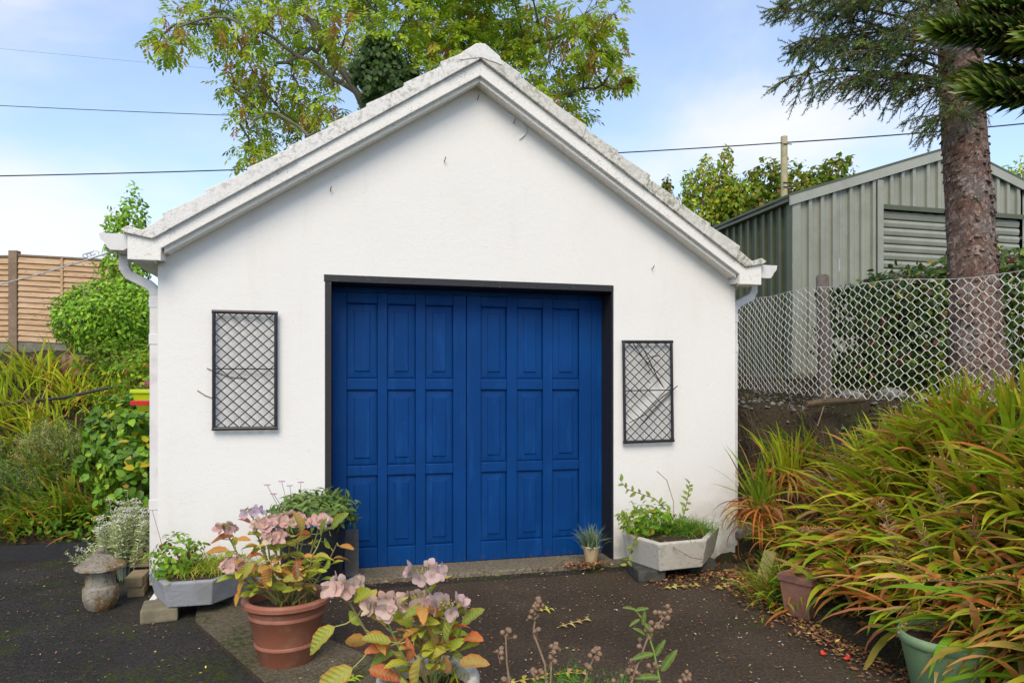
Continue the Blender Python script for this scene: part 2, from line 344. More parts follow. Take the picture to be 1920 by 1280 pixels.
def rcol(rg, pal, n, var=0.25):
    """n colours from a palette of (weight, rgb) with some variation"""
    wt = np.array([p[0] for p in pal], float); ix = rg.choice(len(pal), n, p=wt/wt.sum()); c = np.array([p[1] for p in pal])[ix]
    c = c*np.where(c[:, 1:2] > c[:, 0:1], np.array([[2.1, 1.80, 1.15]]), 1.5)
    return np.clip(c*(1+rg.uniform(-var, var, (n, 1)))*(1+rg.uniform(-0.08, 0.08, (n, 3))), 0.002, 0.75)
def leaves(base, d, nrm, L, W, col, shape='ovate', curl=0.12):
    """folded leaf blades as arrays; returns V, F, C"""
    n = len(base); d = unit(d); sd = unit(np.cross(d, nrm)); nn = np.cross(sd, d)
    if shape == 'diamond':
        T = np.array([(0, 0, 0), (0.45, 0.5, 0.12), (1, 0, -0.1), (0.45, -0.5, 0.12)]); F = np.array([(0, 1, 2), (0, 2, 3)])
    elif shape == 'needle':
        T = np.array([(0, 0.5, 0), (1, 0, 0), (0, -0.5, 0)]); F = np.array([(0, 1, 2)])
    else:
        T = np.array([(0, 0, 0), (0.25, 0.42, 0.10), (0.25, 0, 0), (0.25, -0.42, 0.10), (0.62, 0.40, 0.02), (0.62, 0, -0.08), (0.62, -0.40, 0.02), (1, 0, -0.28)])
        F = np.array([(0, 1, 2), (0, 2, 3), (1, 4, 5), (1, 5, 2), (2, 5, 6), (2, 6, 3), (4, 7, 5), (5, 7, 6)])
    L = np.asarray(L).reshape(-1, 1, 1); W = np.asarray(W).reshape(-1, 1, 1)
    V = base[:, None] + d[:, None]*T[None, :, 0:1]*L + sd[:, None]*T[None, :, 1:2]*W + nn[:, None]*T[None, :, 2:3]*(W if shape != 'ovate' else L*0.6)
    k = len(T); FF = (F[None]+(np.arange(n)*k)[:, None, None]).reshape(-1, 3)
    return V.reshape(-1, 3), FF, np.repeat(col, k, 0)
def join(parts):
    Vs, Fs, Cs, k = [], {}, [], 0
    for V, F, C in parts:
        for f in (F if isinstance(F, list) else [F]): Fs.setdefault(f.shape[1], []).append(f+k)
        Vs.append(V); Cs.append(C); k += len(V)
    return np.concatenate(Vs), [np.concatenate(v) for v in Fs.values()], np.concatenate(Cs)
def blades(rg, root, az, L, el0, droop, wd, c0, c1, K=8, floor=None, tw=0.5, kink=None):
    n = len(root); s = np.linspace(0, 1, K+1)
    el = el0[:, None]-droop[:, None]*s[None]**1.25
    azz = az[:, None]+rg.uniform(-0.35, 0.35, (n, 1))*s[None]
    d = np.stack([np.cos(el)*np.cos(azz), np.cos(el)*np.sin(azz), np.sin(el)], -1)
    P = root[:, None]+np.concatenate([np.zeros((n, 1, 3)), np.cumsum(d[:, :-1]*(L/K)[:, None, None], 1)], 1)
    if floor is not None:
        fz = floor(P[..., 0], P[..., 1])+rg.uniform(0.005, 0.07, (n, 1)); P[..., 2] = np.maximum(P[..., 2], fz)
    sd = np.stack([-np.sin(azz), np.cos(azz), np.zeros_like(azz)], -1); nn = np.cross(d, sd)
    t = rg.uniform(-tw, tw, (n, 1, 1))+rg.uniform(-0.6, 0.6, (n, 1, 1))*s[None, :, None]
    sd = sd*np.cos(t)+nn*np.sin(t)
    pr = np.interp(s, [0, 0.12, 0.45, 0.75, 1], [0.55, 0.85, 1, 0.75, 0.03])
    hw = (wd[:, None]*pr[None]*0.5)[..., None]
    V = np.stack([P-sd*hw, P+sd*hw], 2).reshape(-1, 3)
    i = np.arange(K)*2; q = np.stack([i, i+1, i+3, i+2], -1)
    F = (q[None]+(np.arange(n)*(K+1)*2)[:, None, None]).reshape(-1, 4)
    m = (s**1.6)[None, :, None]; C = (c0[:, None]*(1-m)+c1[:, None]*m).repeat(2, 1).reshape(-1, 3)
    return V, F, C
def sphere_dirs(rg, n):
    return unit(rg.normal(size=(n, 3)))

# ------------------------------------------------------------------ terrain
def hn(x, y, s=1.0):
    return 0.5*np.sin(x*2.7*s+1.3+np.sin(y*1.9*s))+0.5*np.sin(y*3.1*s+0.4+np.sin(x*2.3*s+2))
def z_right(x, y):
    x = np.asarray(x, float); y = np.asarray(y, float)
    foot = np.interp(y, [-6, -1.2, -0.75, -0.4], [1.62, 1.66, 1.85, 2.16])
    z = np.interp(x-foot, [-0.4, 0, 0.15, 1.0, 1.85, 2.3, 4, 8, 14], [-0.1, 0.0, 0.09, 0.50, 1.12, 1.20, 1.45, 1.65, 2.0])
    yc = 0.85-0.35*(x-2.2); s = np.clip((y-yc+0.12*hn(x, y, 2))/0.22, 0, 1); cl = (1.10+0.07*(x-2.2)+0.06*np.clip(y-1, 0, 8))*s*s*(3-2*s)
    z = np.where(x > 2.0, np.maximum(z, cl), z)
    return z+0.03*hn(x, y, 1.7)*np.clip((x-foot)*2, 0, 1)+0.02*hn(x, y, 6)*np.clip((x-foot)*2, 0, 1)
def z_left(x, y):
    x = np.asarray(x, float); y = np.asarray(y, float)
    z = np.interp(y, [1.2, 1.3, 2.07, 2.7, 3.3, 4.0, 5.3, 8.1, 20], [0.0, 0.07, 0.28, 0.62, 0.95, 1.35, 1.66, 1.93, 2.2])
    return z+0.03*hn(x, y, 2)
def grid(name, zf, x0, x1, y0, y1, st, mat, rough=0.0):
    xs = np.arange(x0, x1+1e-6, st); ys = np.arange(y0, y1+1e-6, st); X, Y = np.meshgrid(xs, ys); Z = zf(X, Y)
    if rough: Z = Z+np.random.default_rng(5).normal(0, rough, Z.shape)*(1+1.6*(np.hypot(*np.gradient(Z, st)) > 1.2))
    n = len(xs); i, j = np.meshgrid(np.arange(len(xs)-1), np.arange(len(ys)-1)); a = (j*n+i).ravel()
    o = np_mesh(name, np.c_[X.ravel(), Y.ravel(), Z.ravel()], np.stack([a, a+1, a+1+n, a+n], -1), mat, smooth=True); o['kind'] = 'structure'; return o
grid('right_bank', z_right, 1.5, 9.9, -4.4, 3.4, 0.06, 'soil', 0.012)
grid('upper_garden', z_right, 2.2, 20, 3.4, 20, 0.4, 'soil')
grid('left_bank', z_left, -12, -2.25, 1.22, 12, 0.1, 'soil', 0.012)
o = MB().add([(-300, -300, -0.09), (300, -300, -0.09), (300, 300, -0.09), (-300, 300, -0.09)], [(0, 1, 2, 3)]).build('ground', 'far_ground'); o['kind'] = 'structure'
o = MB().box(-14, 1.8, -12, 1.24, -0.08, -0.022).build('driveway', 'tarmac'); o['kind'] = 'structure'
rg = random.Random(3)
edge = [(-1.86, -0.30), (-1.80, -0.70), (-1.55, -1.20), (-1.31, -1.68), (-1.0, -2.35), (-0.6, -3.2), (0.0, -4.6), (2.4, -4.6), (2.4, -0.30)]
o = MB().prism(edge, -0.07, 0.0, 'z').build('apron', 'apron_concrete', bevel=0.006); o['kind'] = 'structure'
st = MB()
inn = [(p[0]+0.50+0.10*math.sin(i*2.1), p[1]+0.16) for i, p in enumerate(edge[:7])]
st.prism(edge[:7]+inn[::-1], 0.0, 0.0045, 'z'); o = st.build('apron_border', 'apron_edge'); o['kind'] = 'structure'
o = MB().box(-1.3, 1.3, -0.10, 0.30, -0.05, 0.012).build('threshold', 'threshold_concrete', bevel=0.008); o['kind'] = 'structure'

# ------------------------------------------------------------------ garage
HW = 2.165
G = thing('garage', (0, 0, 0), 'white rendered garage with pitched roof and blue double door', 'garage')
wall = MB().prism([(-HW, -0.05), (-1.085, -0.05), (-1.085, 2.147), (1.085, 2.147), (1.085, -0.05), (HW, -0.05), (HW, 2.30), (0, 3.68), (-HW, 2.30)], 0, 0.22).build('front_wall', 'render_white', G)
MB().box(-HW, -HW+0.2, 0.222, 5.5, -0.05, 2.3).build('side_wall', 'render_white', G)
MB().box(HW-0.2, HW, 0.222, 5.5, -0.05, 2.3).build('side_wall', 'render_white', G)
MB().prism([(-HW+.202, -0.05), (HW-.202, -0.05), (HW-.202, 2.4), (0, 3.6), (-HW+.202, 2.4)], 5.3, 5.498).build('rear_wall', 'render_white', G)
# opening frame, painted black
fr = MB().box(-1.088, -1.043, -0.004, 0.215, 0.0, 2.105).box(1.079, 1.094, -0.004, 0.26, 0.0, 2.105).box(-1.094, 1.094, -0.0055, 0.25, 2.106, 2.156).build('door_frame', 'black_paint', G, bevel=0.003)
MB().box(-1.043, 1.079, 0.214, 0.262, 2.066, 2.106).build('head_board', 'blue_paint', G, bevel=0.003)
# doors: rails and stiles proud, sunk fields, raised panels
YD = 0.20
cols = [(-0.937, -0.712), (-0.641, -0.428), (-0.354, -0.141), (0.076, 0.283), (0.366, 0.578), (0.657, 0.882)]
rows = [(0.160, 0.698), (0.776, 1.338), (1.423, 1.983)]
def leaf(x0, x1, cs, nm):
    back = MB().box(x0, x1, YD+0.03, YD+0.05, 0.014, 2.064).build(nm, 'blue_paint', G)
    fr = MB(); xs = [x0]+[v for c_ in cs for v in c_]+[x1]; zs = [0.014]+[v for r_ in rows for v in r_]+[2.064]
    for i in range(0, len(xs), 2): MB.build(MB().box(xs[i], xs[i+1], YD, YD+0.0295, 0.014, 2.064), 'stile', 'blue_paint', back, bevel=0.004)
    for k in range(0, len(zs), 2):
        for c_ in cs: MB().box(c_[0]+.0005, c_[1]-.0005, YD+0.0008, YD+0.0292, zs[k], zs[k+1]).build('rail', 'blue_paint', back, bevel=0.008)
    for c_ in cs:
        for r_ in rows:
            a, b_, c2, d2 = c_[0]+.004, c_[1]-.004, r_[0]+.004, r_[1]-.004; m = 0.050
            lp = []
            for ins, y in ((0, 0.020), (0.010, 0.017), (m, 0.0135), (m+0.004, 0.007), (m+0.006, 0.0065)):
                lp += [(a+ins, YD+y, c2+ins), (b_-ins, YD+y, c2+ins), (b_-ins, YD+y, d2-ins), (a+ins, YD+y, d2-ins)]
            F = [(4*k+i, 4*k+(i+1) % 4, 4*k+4+(i+1) % 4, 4*k+4+i) for k in range(4) for i in range(4)]+[(16, 17, 18, 19)]
            MB().add(lp, F).build('panel', 'blue_paint', back)
    return back
leaf(-1.042, -0.040, cols[:3], 'door_leaf'); rl = leaf(-0.034, 0.985, cols[3:], 'door_leaf')
MB().box(0.988, 1.078, YD+0.004, YD+0.05, 0.014, 2.064).build('jamb_post', 'blue_paint', G, bevel=0.004)
MB().box(1.008, 1.028, YD-0.006, YD+0.0035, 0.016, 2.06).build('jamb_bead', 'blue_paint', G, bevel=0.003)
# roof
roof = MB().prism([(-2.28, 2.30), (0, 3.70), (2.28, 2.30), (2.20, 2.30), (0, 3.64), (-2.20, 2.30)], 0.0, 5.55).build('roof', 'dark_block', G)
rg = random.Random(8)
sl_ = 0.652; ang = math.atan(sl_); cs_, sn_ = math.cos(ang), math.sin(ang)
for sgn in (-1, 1):
    th = 0.078 if sgn < 0 else 0.072
    nC = 9; Ls = 2.325/cs_
    for k in range(nC):
        s0 = Ls*(1-k/nC); s1 = max(Ls*(1-(k+1)/nC)-0.03, 0.012)                    # distance from the ridge along the slope
        P = lambda s, h: (sgn*(s*cs_ + h*sn_*0.6), 3.725-s*sn_+h)
        j = rg.uniform(-0.004, 0.006)
        e = 0.026
        pts = [P(s0, 0.0), P(s0+rg.uniform(-.004, .004), th+e+j), P((s0*2+s1)/3, th+e*0.7+j+rg.uniform(-.003, .003)), P(s1, th+0.004), P(s1, 0.0)]
        if k == 0:
            pts = [P(s0-0.20, 0.0), (sgn*2.315, 2.349), (sgn*2.345, 2.368), (sgn*2.30, 2.395), P(s0-0.16, th*0.95), P(s1, th+0.004), P(s1, 0.0)]
        yv = -0.175+rg.uniform(-0.006, 0.006)
        MB().prism(pts, yv, 5.6).build('tile_course', 'verge_tile' if sgn < 0 else 'verge_tile_mossy', roof, bevel=0.004)
MB().prism([(-0.16, 3.66+.03), (-0.14, 3.750), (-0.035, 3.828), (0.03, 3.832), (0.14, 3.752), (0.16, 3.66+.03), (0, 3.728)], -0.185, 5.6).build('ridge_tile', 'verge_tile', roof, bevel=0.006)
for sgn in (-1, 1):
    m = lambda pts: [(sgn*a, z) for a, z in pts]
    MB().prism(m([(0.0, 3.722), (2.125, 2.3435), (2.308, 2.3435), (2.308, 2.182), (2.112, 2.182), (2.112, 2.262), (0.0, 3.615)]), -0.150, -0.118).build('bargeboard', 'barge_white', G, bevel=0.003)
    MB().prism(m([(0.0, 3.64), (2.10, 2.295), (2.10, 2.236), (0.0, 3.582)]), -0.1175, -0.075).build('barge_moulding', 'barge_white', G, bevel=0.003)
    MB().prism(m([(0.0, 3.625), (2.09, 2.285), (2.09, 2.245), (0.0, 3.592)]), -0.0745, -0.0005).build('verge_soffit', 'barge_white', G)
    MB().box(*sorted((sgn*2.306, sgn*2.284)), -0.117, 5.55, 2.19, 2.343).build('fascia', 'barge_white', G)
    MB().box(*sorted((sgn*2.283, sgn*2.167)), -0.117, 5.55, 2.183, 2.195).build('eaves_soffit', 'barge_white', G)
    MB().box(*sorted((sgn*2.114, sgn*2.283)), -0.117, -0.001, 2.197, 2.34).build('eaves_box', 'barge_white', G)
    # gutter: open ogee trough with an end stop
    pr = [(2.320, 2.352), (2.485, 2.352), (2.478, 2.315), (2.455, 2.292), (2.438, 2.262), (2.420, 2.246), (2.345, 2.246), (2.320, 2.262)]
    inr = [(2.326, 2.353), (2.479, 2.353), (2.471, 2.317), (2.449, 2.294), (2.432, 2.266), (2.417, 2.252), (2.347, 2.252), (2.326, 2.265)]
    g = MB(); V = []; n = len(pr)
    for y in (-0.10, 5.5):
        V += [(sgn*a, y, z) for a, z in pr]+[(sgn*a, y, z) for a, z in inr]
    F = []
    for i in range(1, n-1+1):
        j = (i+1) % n
        if i == 0: continue
        F += [(i, j, j+2*n, i+2*n), (i+n, j+n, j+3*n, i+3*n)]
    gut = g.add(V, F).build('gutter', 'white_plastic', G)
    MB().prism(m(pr), -0.106, -0.099).build('end_stop', 'white_plastic', gut)
    # downpipe in square sections
    path = [(2.392, 2.250), (2.392, 2.165), (2.365, 2.115), (2.245, 2.055), (2.207, 2.02), (2.203, 1.99), (2.203, 0.02)]
    def sq(p, q, hw=0.031, ext=0.0):
        a, c2 = Vector((p[0]*sgn, 0.10, p[1])), Vector((q[0]*sgn, 0.10, q[1])); d = (c2-a).normalized(); a -= d*ext; c2 += d*ext
        sd = Vector((d.z, 0, -d.x)); V = []
        for e in (a, c2): V += [e+sd*hw+Vector((0, -hw, 0)), e+sd*hw+Vector((0, hw, 0)), e-sd*hw+Vector((0, hw, 0)), e-sd*hw+Vector((0, -hw, 0))]
        return MB().add(V, [(0, 1, 2, 3), (7, 6, 5, 4), (0, 4, 5, 1), (1, 5, 6, 2), (2, 6, 7, 3), (3, 7, 4, 0)])
    pipe = sq(path[-2], path[-1]).build('downpipe', 'white_plastic', G, bevel=0.006)
    for i in range(len(path)-2): sq(path[i], path[i+1], 0.030+0.0007*i, 0.008).build('offset_bend', 'white_plastic', pipe, bevel=0.006)
    for zz in (1.97, 1.72, 0.6): sq((2.203, zz), (2.203, zz-0.07), 0.0345).build('collar', 'white_plastic', pipe, bevel=0.003)
for x, z in ((0.009, 3.50), (0.287, 3.352), (-0.239, 3.02), (-1.048, 2.748), (1.42, 2.30)):
    MB().tube([(x, 0.01, z), (x, -0.03, z+.002), (x+.004, -0.04, z+.022)], 0.0035, 5).build('hook', 'rust', G)
MB().tube([(0.371, -.008, 3.34), (0.385, -.01, 3.31), (0.372, -.008, 3.27), (0.335, -.01, 3.235)], 0.006, 6).build('cable_end', 'white_plastic', G, smooth=True)

# ------------------------------------------------------------------ trellises on the wall
def trellis(x0, x1, z0, z1, rz, label, broken):
    cx, cz = (x0+x1)/2, (z0+z1)/2; T = thing('trellis', (cx, -0.03, z0), label, 'trellis', 'wire trellises on the garage front')
    def rt(x, z): return (cx+(x-cx)*math.cos(rz)-(z-cz)*math.sin(rz), cz+(x-cx)*math.sin(rz)+(z-cz)*math.cos(rz))
    def bar(nm, p, q, r, y=-0.035, seg=6):
        p, q = rt(*p), rt(*q); return MB().tube([(p[0], y, p[1]), (q[0], y, q[1])], r, seg).build(nm, 'black_metal', T)
    r = 0.0128
    bar('frame_bar', (x0-r, z1), (x1+r, z1), r, seg=8); bar('frame_bar', (x0-r, z0), (x1+r, z0), r, seg=8)
    bar('frame_bar', (x0, z0), (x0, z1), r*.95, -0.0352, 8); bar('frame_bar', (x1, z0), (x1, z1), r*.95, -0.0352, 8)
    bar('mid_bar', (x0, cz+.01), (x1, cz+.01), 0.0042, -0.040)
    W, Hh = x1-x0, z1-z0; p = 0.0715; sl = 0.93; rg = random.Random(int(x0*100))
    for dr in (1, -1):
        k = -20
        while k < 30:
            # line z = z0 + sl*dr*(x-xs)
            off = k*p; k += 1
            pts = []
            for x in (x0+.012, x1-.012):
                pts.append((x, z0+off+(sl*(x-x0) if dr > 0 else sl*(x1-x))))
            (xa, za), (xb, zb) = pts
            def clip(xa, za, xb, zb):
                lo, hi = z0+.012, z1-.012
                if max(za, zb) < lo or min(za, zb) > hi: return None
                t0, t1 = 0., 1.
                for lim, s in ((lo, 1), (hi, -1)):
                    da, db = s*(za-lim), s*(zb-lim)
                    if da < 0: t0 = max(t0, da/(da-db))
                    if db < 0: t1 = min(t1, da/(da-db))
                if t1-t0 < 0.05: return None
                return (xa+(xb-xa)*t0, za+(zb-za)*t0), (xa+(xb-xa)*t1, za+(zb-za)*t1)
            cc = clip(xa, za, xb, zb)
            if cc is None: continue
            (pa, pb) = cc
            if broken:
                mid = (pa[1]+pb[1])/2-z0
                if dr < 0 and 0.60 < mid/Hh < 0.74: pb = (pa[0]+(pb[0]-pa[0])*0.55, pa[1]+(pb[1]-pa[1])*0.55)
                if dr > 0 and 0.40 < mid/Hh < 0.50: continue
            bar('wire', pa, pb, 0.0041, -0.037 if dr > 0 else -0.033, 5)
    return T
trellis(-1.811, -1.413, 1.079, 1.871, 0, 'larger intact black wire trellis on wall left of the blue door', False)
TR = trellis(1.170, 1.578, 0.932, 1.716, R(0.8), 'black wire trellis with snapped wires on wall right of the blue door', True)
for pts in ([(1.30, 1.70), (1.36, 1.60), (1.44, 1.44), (1.50, 1.35)], [(1.24, 1.70), (1.33, 1.58), (1.42, 1.45), (1.49, 1.36)], [(1.62, 1.37), (1.55, 1.31), (1.40, 1.17), (1.28, 1.04)], [(1.56, 1.33), (1.46, 1.26), (1.33, 1.14), (1.20, 1.08)], [(1.35, 1.58), (1.40, 1.60), (1.46, 1.61)]):
    MB().tube([(x, -0.046-0.004*i, z) for i, (x, z) in enumerate(pts)], [0.004, .0045, .004, .003][:len(pts)], 5).build('snapped_wire', 'black_metal', TR)
for k, pts in enumerate(([(-1.86, 1.49), (-1.80, 1.462), (-1.72, 1.43), (-1.60, 1.42)], [(-1.92, 1.34), (-1.87, 1.305), (-1.82, 1.285)])):
    o = MB().tube([(x, -0.006, z) for x, z in pts], 0.0028, 5).build('dry_tendril', 'stalk_tan', org=(pts[0][0], -0.006, pts[0][1]))
    tag(o, ('dry brown climber tendril stuck behind the left trellis', 'short dry tendril on white wall just left of the left trellis')[k], 'tendril')

# ------------------------------------------------------------------ pots and ornaments
def soil_disc(c, r, z, parent):
    rg = np.random.default_rng(int(r*1000)); a = np.linspace(0, 2*np.pi, 24, endpoint=False); V = [(c[0], c[1], z+.02)]; 
    for q in (0.5, 1.0):
        for t in a: V.append((c[0]+r*q*math.cos(t), c[1]+r*q*math.sin(t), z+rg.uniform(-.008, .012)))
    F = [(0, 1+i, 1+(i+1) % 24) for i in range(24)]+[(1+i, 25+i, 25+(i+1) % 24, 1+(i+1) % 24) for i in range(24)]
    return MB().add(V, F).build('soil', 'potting_soil', parent, smooth=True)
def pot(name, c, prof, mat, label, rim_in, soil_z, cat='pot', seg=48):
    T = thing(name, (c[0], c[1], c[2]), label, cat)
    MB().lathe(prof, c, seg).build('pot_body', mat, T, smooth=True); soil_disc(c, rim_in, c[2]+soil_z, T); return T
def potprof(rb, rt, h, rim, rh, th=0.012, band=()):
    p = [(0.01, 0.004), (rb-.006, 0.0), (rb, 0.008)]; body_top = h-rh
    for bz in band:
        r = rb+(rt-rb)*bz/body_top; p += [(r-.001, bz-.012), (r+.004, bz-.008), (r+.004, bz+.002), (r, bz+.008)]
    p += [(rt, body_top), (rt+rim*.4, body_top+.004), (rt+rim, body_top+rh*.35), (rt+rim, body_top+rh*.75), (rt+rim*.6, h), (rt+rim*.1, h), (rt-th, h-.012), (rt-th-.01, h-.07), (0.02, h-.08)]
    return p
TC = (-1.238, -1.409, 0.0)
pot('terracotta_pot', TC, potprof(0.132, 0.190, 0.325, 0.026, 0.045, 0.012, (0.10, 0.245)), 'terracotta_plastic', 'round terracotta plastic pot on the concrete apron holding a pink hydrangea', 0.175, 0.275)
GC = (-0.67, -2.544, 0.0)
pot('grey_pot', GC, potprof(0.115, 0.160, 0.335, 0.025, 0.05, 0.012), 'grey_plastic_pot', 'pale grey round pot cut off by the bottom edge, holding a hydrangea', 0.147, 0.275)
BC = (-1.165, -0.10, 0.012)
bp = pot('black_planter', (BC[0], BC[1]-.12, 0.014), potprof(0.185, 0.225, 0.47, 0.012, 0.03, 0.012), 'black_pot', 'tall black planter with blue rim and saucer beside the left door edge', 0.21, 0.42, 'planter')
MB().lathe([(0.20, 0.0), (0.235, 0.005), (0.25, 0.035), (0.242, 0.035), (0.225, 0.012)], (BC[0], BC[1]-.12, 0.0125), 40).build('saucer', 'blue_glaze', bp, smooth=True)
MB().lathe([(0.236, 0.0), (0.244, 0.004), (0.244, 0.018), (0.236, 0.022)], (BC[0], BC[1]-.12, 0.462), 40).build('rim', 'blue_glaze', bp, smooth=True)
pot('cream_pot', (0.872, -0.10, 0.012), potprof(0.044, 0.064, 0.142, 0.004, 0.012, 0.006), 'cream_pot', 'small cream pot with spiky grey plant at the right foot of door', 0.056, 0.12)
pot('green_pot', (1.60, -2.55, 0.0), potprof(0.125, 0.172, 0.285, 0.016, 0.05, 0.01), 'green_plastic_pot', 'pale green plastic pot half buried under strap leaves at bottom right', 0.16, 0.24)
o = MB().box(-0.955, -0.855, -0.02, 0.015, 0.014, 0.345, 0.05, (R(-6), 0)).build('stone_slab', 'grey_slab', org=(-0.905, 0, 0.014), bevel=0.005); tag(o, 'small grey slab standing upright against the blue door beside black planter', 'slab')
# square clay pot
T = thing('square_clay_pot', (1.70, -1.47, 0), 'square tapered terracotta pot tipped at the edge of the right bank', 'pot')
def sqring(c, h, z): return [(c[0]-h, c[1]-h, z), (c[0]+h, c[1]-h, z), (c[0]+h, c[1]+h, z), (c[0]-h, c[1]+h, z)]
V = []; 
for h, z in ((.075, 0), (.098, .21), (.108, .212), (.110, .25), (.095, .25), (.085, .20)): V += sqring((1.70, -1.47), h, z)
V = [tuple(Vector((1.70, -1.47, 0))+Matrix.Rotation(R(24), 3, 'Z') @ (Vector(v)-Vector((1.70, -1.47, 0)))) for v in V]
MB().add(V, [(4*k+i, 4*k+(i+1) % 4, 4*k+4+(i+1) % 4, 4*k+4+i) for k in range(5) for i in range(4)]+[(3, 2, 1, 0), (20, 21, 22, 23)]).build('pot_body', 'terracotta_clay', T, bevel=0.003)
o = MB().box(1.80, 1.90, -0.95, -0.86, 0.0, 0.24, 0.5, (R(5), R(24))).build('sandstone_block', 'yellow_stone', org=(1.85, -.9, 0), bevel=0.012); tag(o, 'leaning yellowish stone block among grasses left of the square clay pot', 'stone')
# lantern
LS = lambda P: [(r*.82, z*.95) for r, z in P]; LC = (-2.435, -0.235, -0.022); T = thing('stone_lantern', LC, 'weathered stone urn with a wide domed lid on tarmac by garage corner', 'ornament')
rg = random.Random(2); jt = lambda a, z: 1+0.022*math.sin(3*a+z*20)+0.014*math.sin(7*a+z*45)+rg.uniform(-.014, .014)
MB().lathe(LS([(0.03, 0), (0.085, 0.002), (0.104, 0.025), (0.120, 0.07), (0.123, 0.115), (0.119, 0.148), (0.104, 0.158), (0.099, 0.20), (0.101, 0.245), (0.112, 0.27), (0.10, 0.275)]), LC, 40, jt).build('body', 'lantern_stone', T, smooth=True)
jl = lambda a, z: 1+0.035*math.sin(4*a+1)+0.025*math.sin(9*a+z*30)+rg.uniform(-.022, .022)
lid = MB().lathe(LS([(0.09, 0.266), (0.150, 0.262), (0.168, 0.270), (0.166, 0.286), (0.150, 0.296), (0.118, 0.312), (0.085, 0.333), (0.055, 0.352), (0.030, 0.358)]), LC, 44, jl).build('lid', 'lantern_stone', T, smooth=True)
MB().lathe(LS([(0.028, 0.352), (0.035, 0.358), (0.026, 0.366), (0.031, 0.374), (0.030, 0.388), (0.018, 0.400), (0.004, 0.404)]), LC, 24, jt).build('finial', 'lantern_stone', lid, smooth=True)
# troughs
def trough(name, pts, z0, z1, mat, label, shrink=0.88, org=None):
    c = Vector((sum(p[0] for p in pts)/len(pts), sum(p[1] for p in pts)/len(pts), 0)); T = thing(name, (c.x, c.y, z0), label, 'trough', 'concrete troughs by the garage wall')
    n = len(pts); V = []
    for f, z in ((shrink, z0), (1, z1-.008), (0.99, z1), (0.86, z1), (0.83, z1-.04)): V += [(c.x+(p[0]-c.x)*f, c.y+(p[1]-c.y)*f, z) for p in pts]
    MB().add(V, [(k*n+i, k*n+(i+1) % n, (k+1)*n+(i+1) % n, (k+1)*n+i) for k in range(4) for i in range(n)]+[tuple(range(n-1, -1, -1))]).build('trough_body', mat, T, bevel=0.007)
    V = [(c.x, c.y, z1+.012)]+[(c.x+(p[0]-c.x)*.85, c.y+(p[1]-c.y)*.85, z1-.02) for p in pts]
    MB().add(V, [(0, 1+i, 1+(i+1) % n) for i in range(n)]).build('soil', 'potting_soil', T, smooth=True); return T, c
LT = [(-2.14, -0.33), (-1.985, -0.64), (-1.715, -0.64), (-1.49, -0.32), (-1.60, -0.06), (-2.03, -0.06)]
RT = [(1.03, -0.33), (1.135, -0.70), (1.525, -0.66), (1.86, -0.27), (1.74, -0.05), (1.15, -0.05)]
trough('left_trough'.replace('left_', 'concrete_'), LT, 0.062, 0.215, 'trough_grey', 'smooth grey painted angular concrete trough at left garage corner')
trough('concrete_trough', RT, 0.085, 0.285, 'trough_weathered', 'stained white angular concrete trough right of the door')
def block(x, y, z0, sx, sy, sz, rz, mat, label, cat='block', name='concrete_block', bev=0.006, tilt=None):
    o = MB().box(x-sx/2, x+sx/2, y-sy/2, y+sy/2, z0, z0+sz, rz, tilt).build(name, mat, org=(x, y, z0), bevel=bev); return tag(o, label, cat)
block(-2.03, -0.50, -0.022, 0.20, 0.22, 0.083, 0.15, 'sand_block', 'sandy concrete block under the left end of grey trough', bev=0.012)
block(-1.63, -0.36, 0.0, 0.30, 0.12, 0.06, -0.7, 'dark_block', 'dark block under the right end of grey trough')
block(1.14, -0.50, 0.0, 0.20, 0.24, 0.083, -0.1, 'dark_block', 'mossy dark block under the left end of white trough', bev=0.012)
block(1.60, -0.36, 0.0, 0.22, 0.2, 0.083, 0.2, 'dark_block', 'dark block in shade under the right end of white trough')
block(-2.30, 0.07, -0.022, 0.10, 0.21, 0.065, 0.1, 'sand_brick', 'lower cream brick of the small pile beside stone urn', 'brick', 'brick')
block(-2.305, 0.065, 0.044, 0.105, 0.215, 0.065, 0.02, 'sand_brick', 'upper cream brick of the small pile beside stone urn', 'brick', 'brick')
block(-2.27, 0.36, -0.022, 0.24, 0.12, 0.12, 0, 'dark_block', 'dark brick standing under the cream coping by garage corner', 'brick', 'brick')
block(-2.27, 0.35, 0.10, 0.28, 0.16, 0.068, 0.02, 'sand_brick', 'cream brick laid on dark brick at garage corner', 'brick', 'brick')
block(-2.28, 0.56, 0.12, 0.26, 0.12, 0.075, 0.0, 'sand_block', 'rearmost brick of the pile under the silver plant', 'brick', 'brick')
block(-2.085, -0.33, 0.0, 0.07, 0.06, 0.07, 0.5, 'white_plastic', 'small white stone chip beside left trough', 'stone', 'stone_chip', tilt=(0.2, 0.6))
# edging board of left bed
o = MB().box(-9, -2.5, 1.215, 1.24, -0.03, 0.10).build('edging_board', 'black_paint', org=(-4, 1.22, -.03)); tag(o, 'black edging board holding the left bed above the tarmac', 'edging')

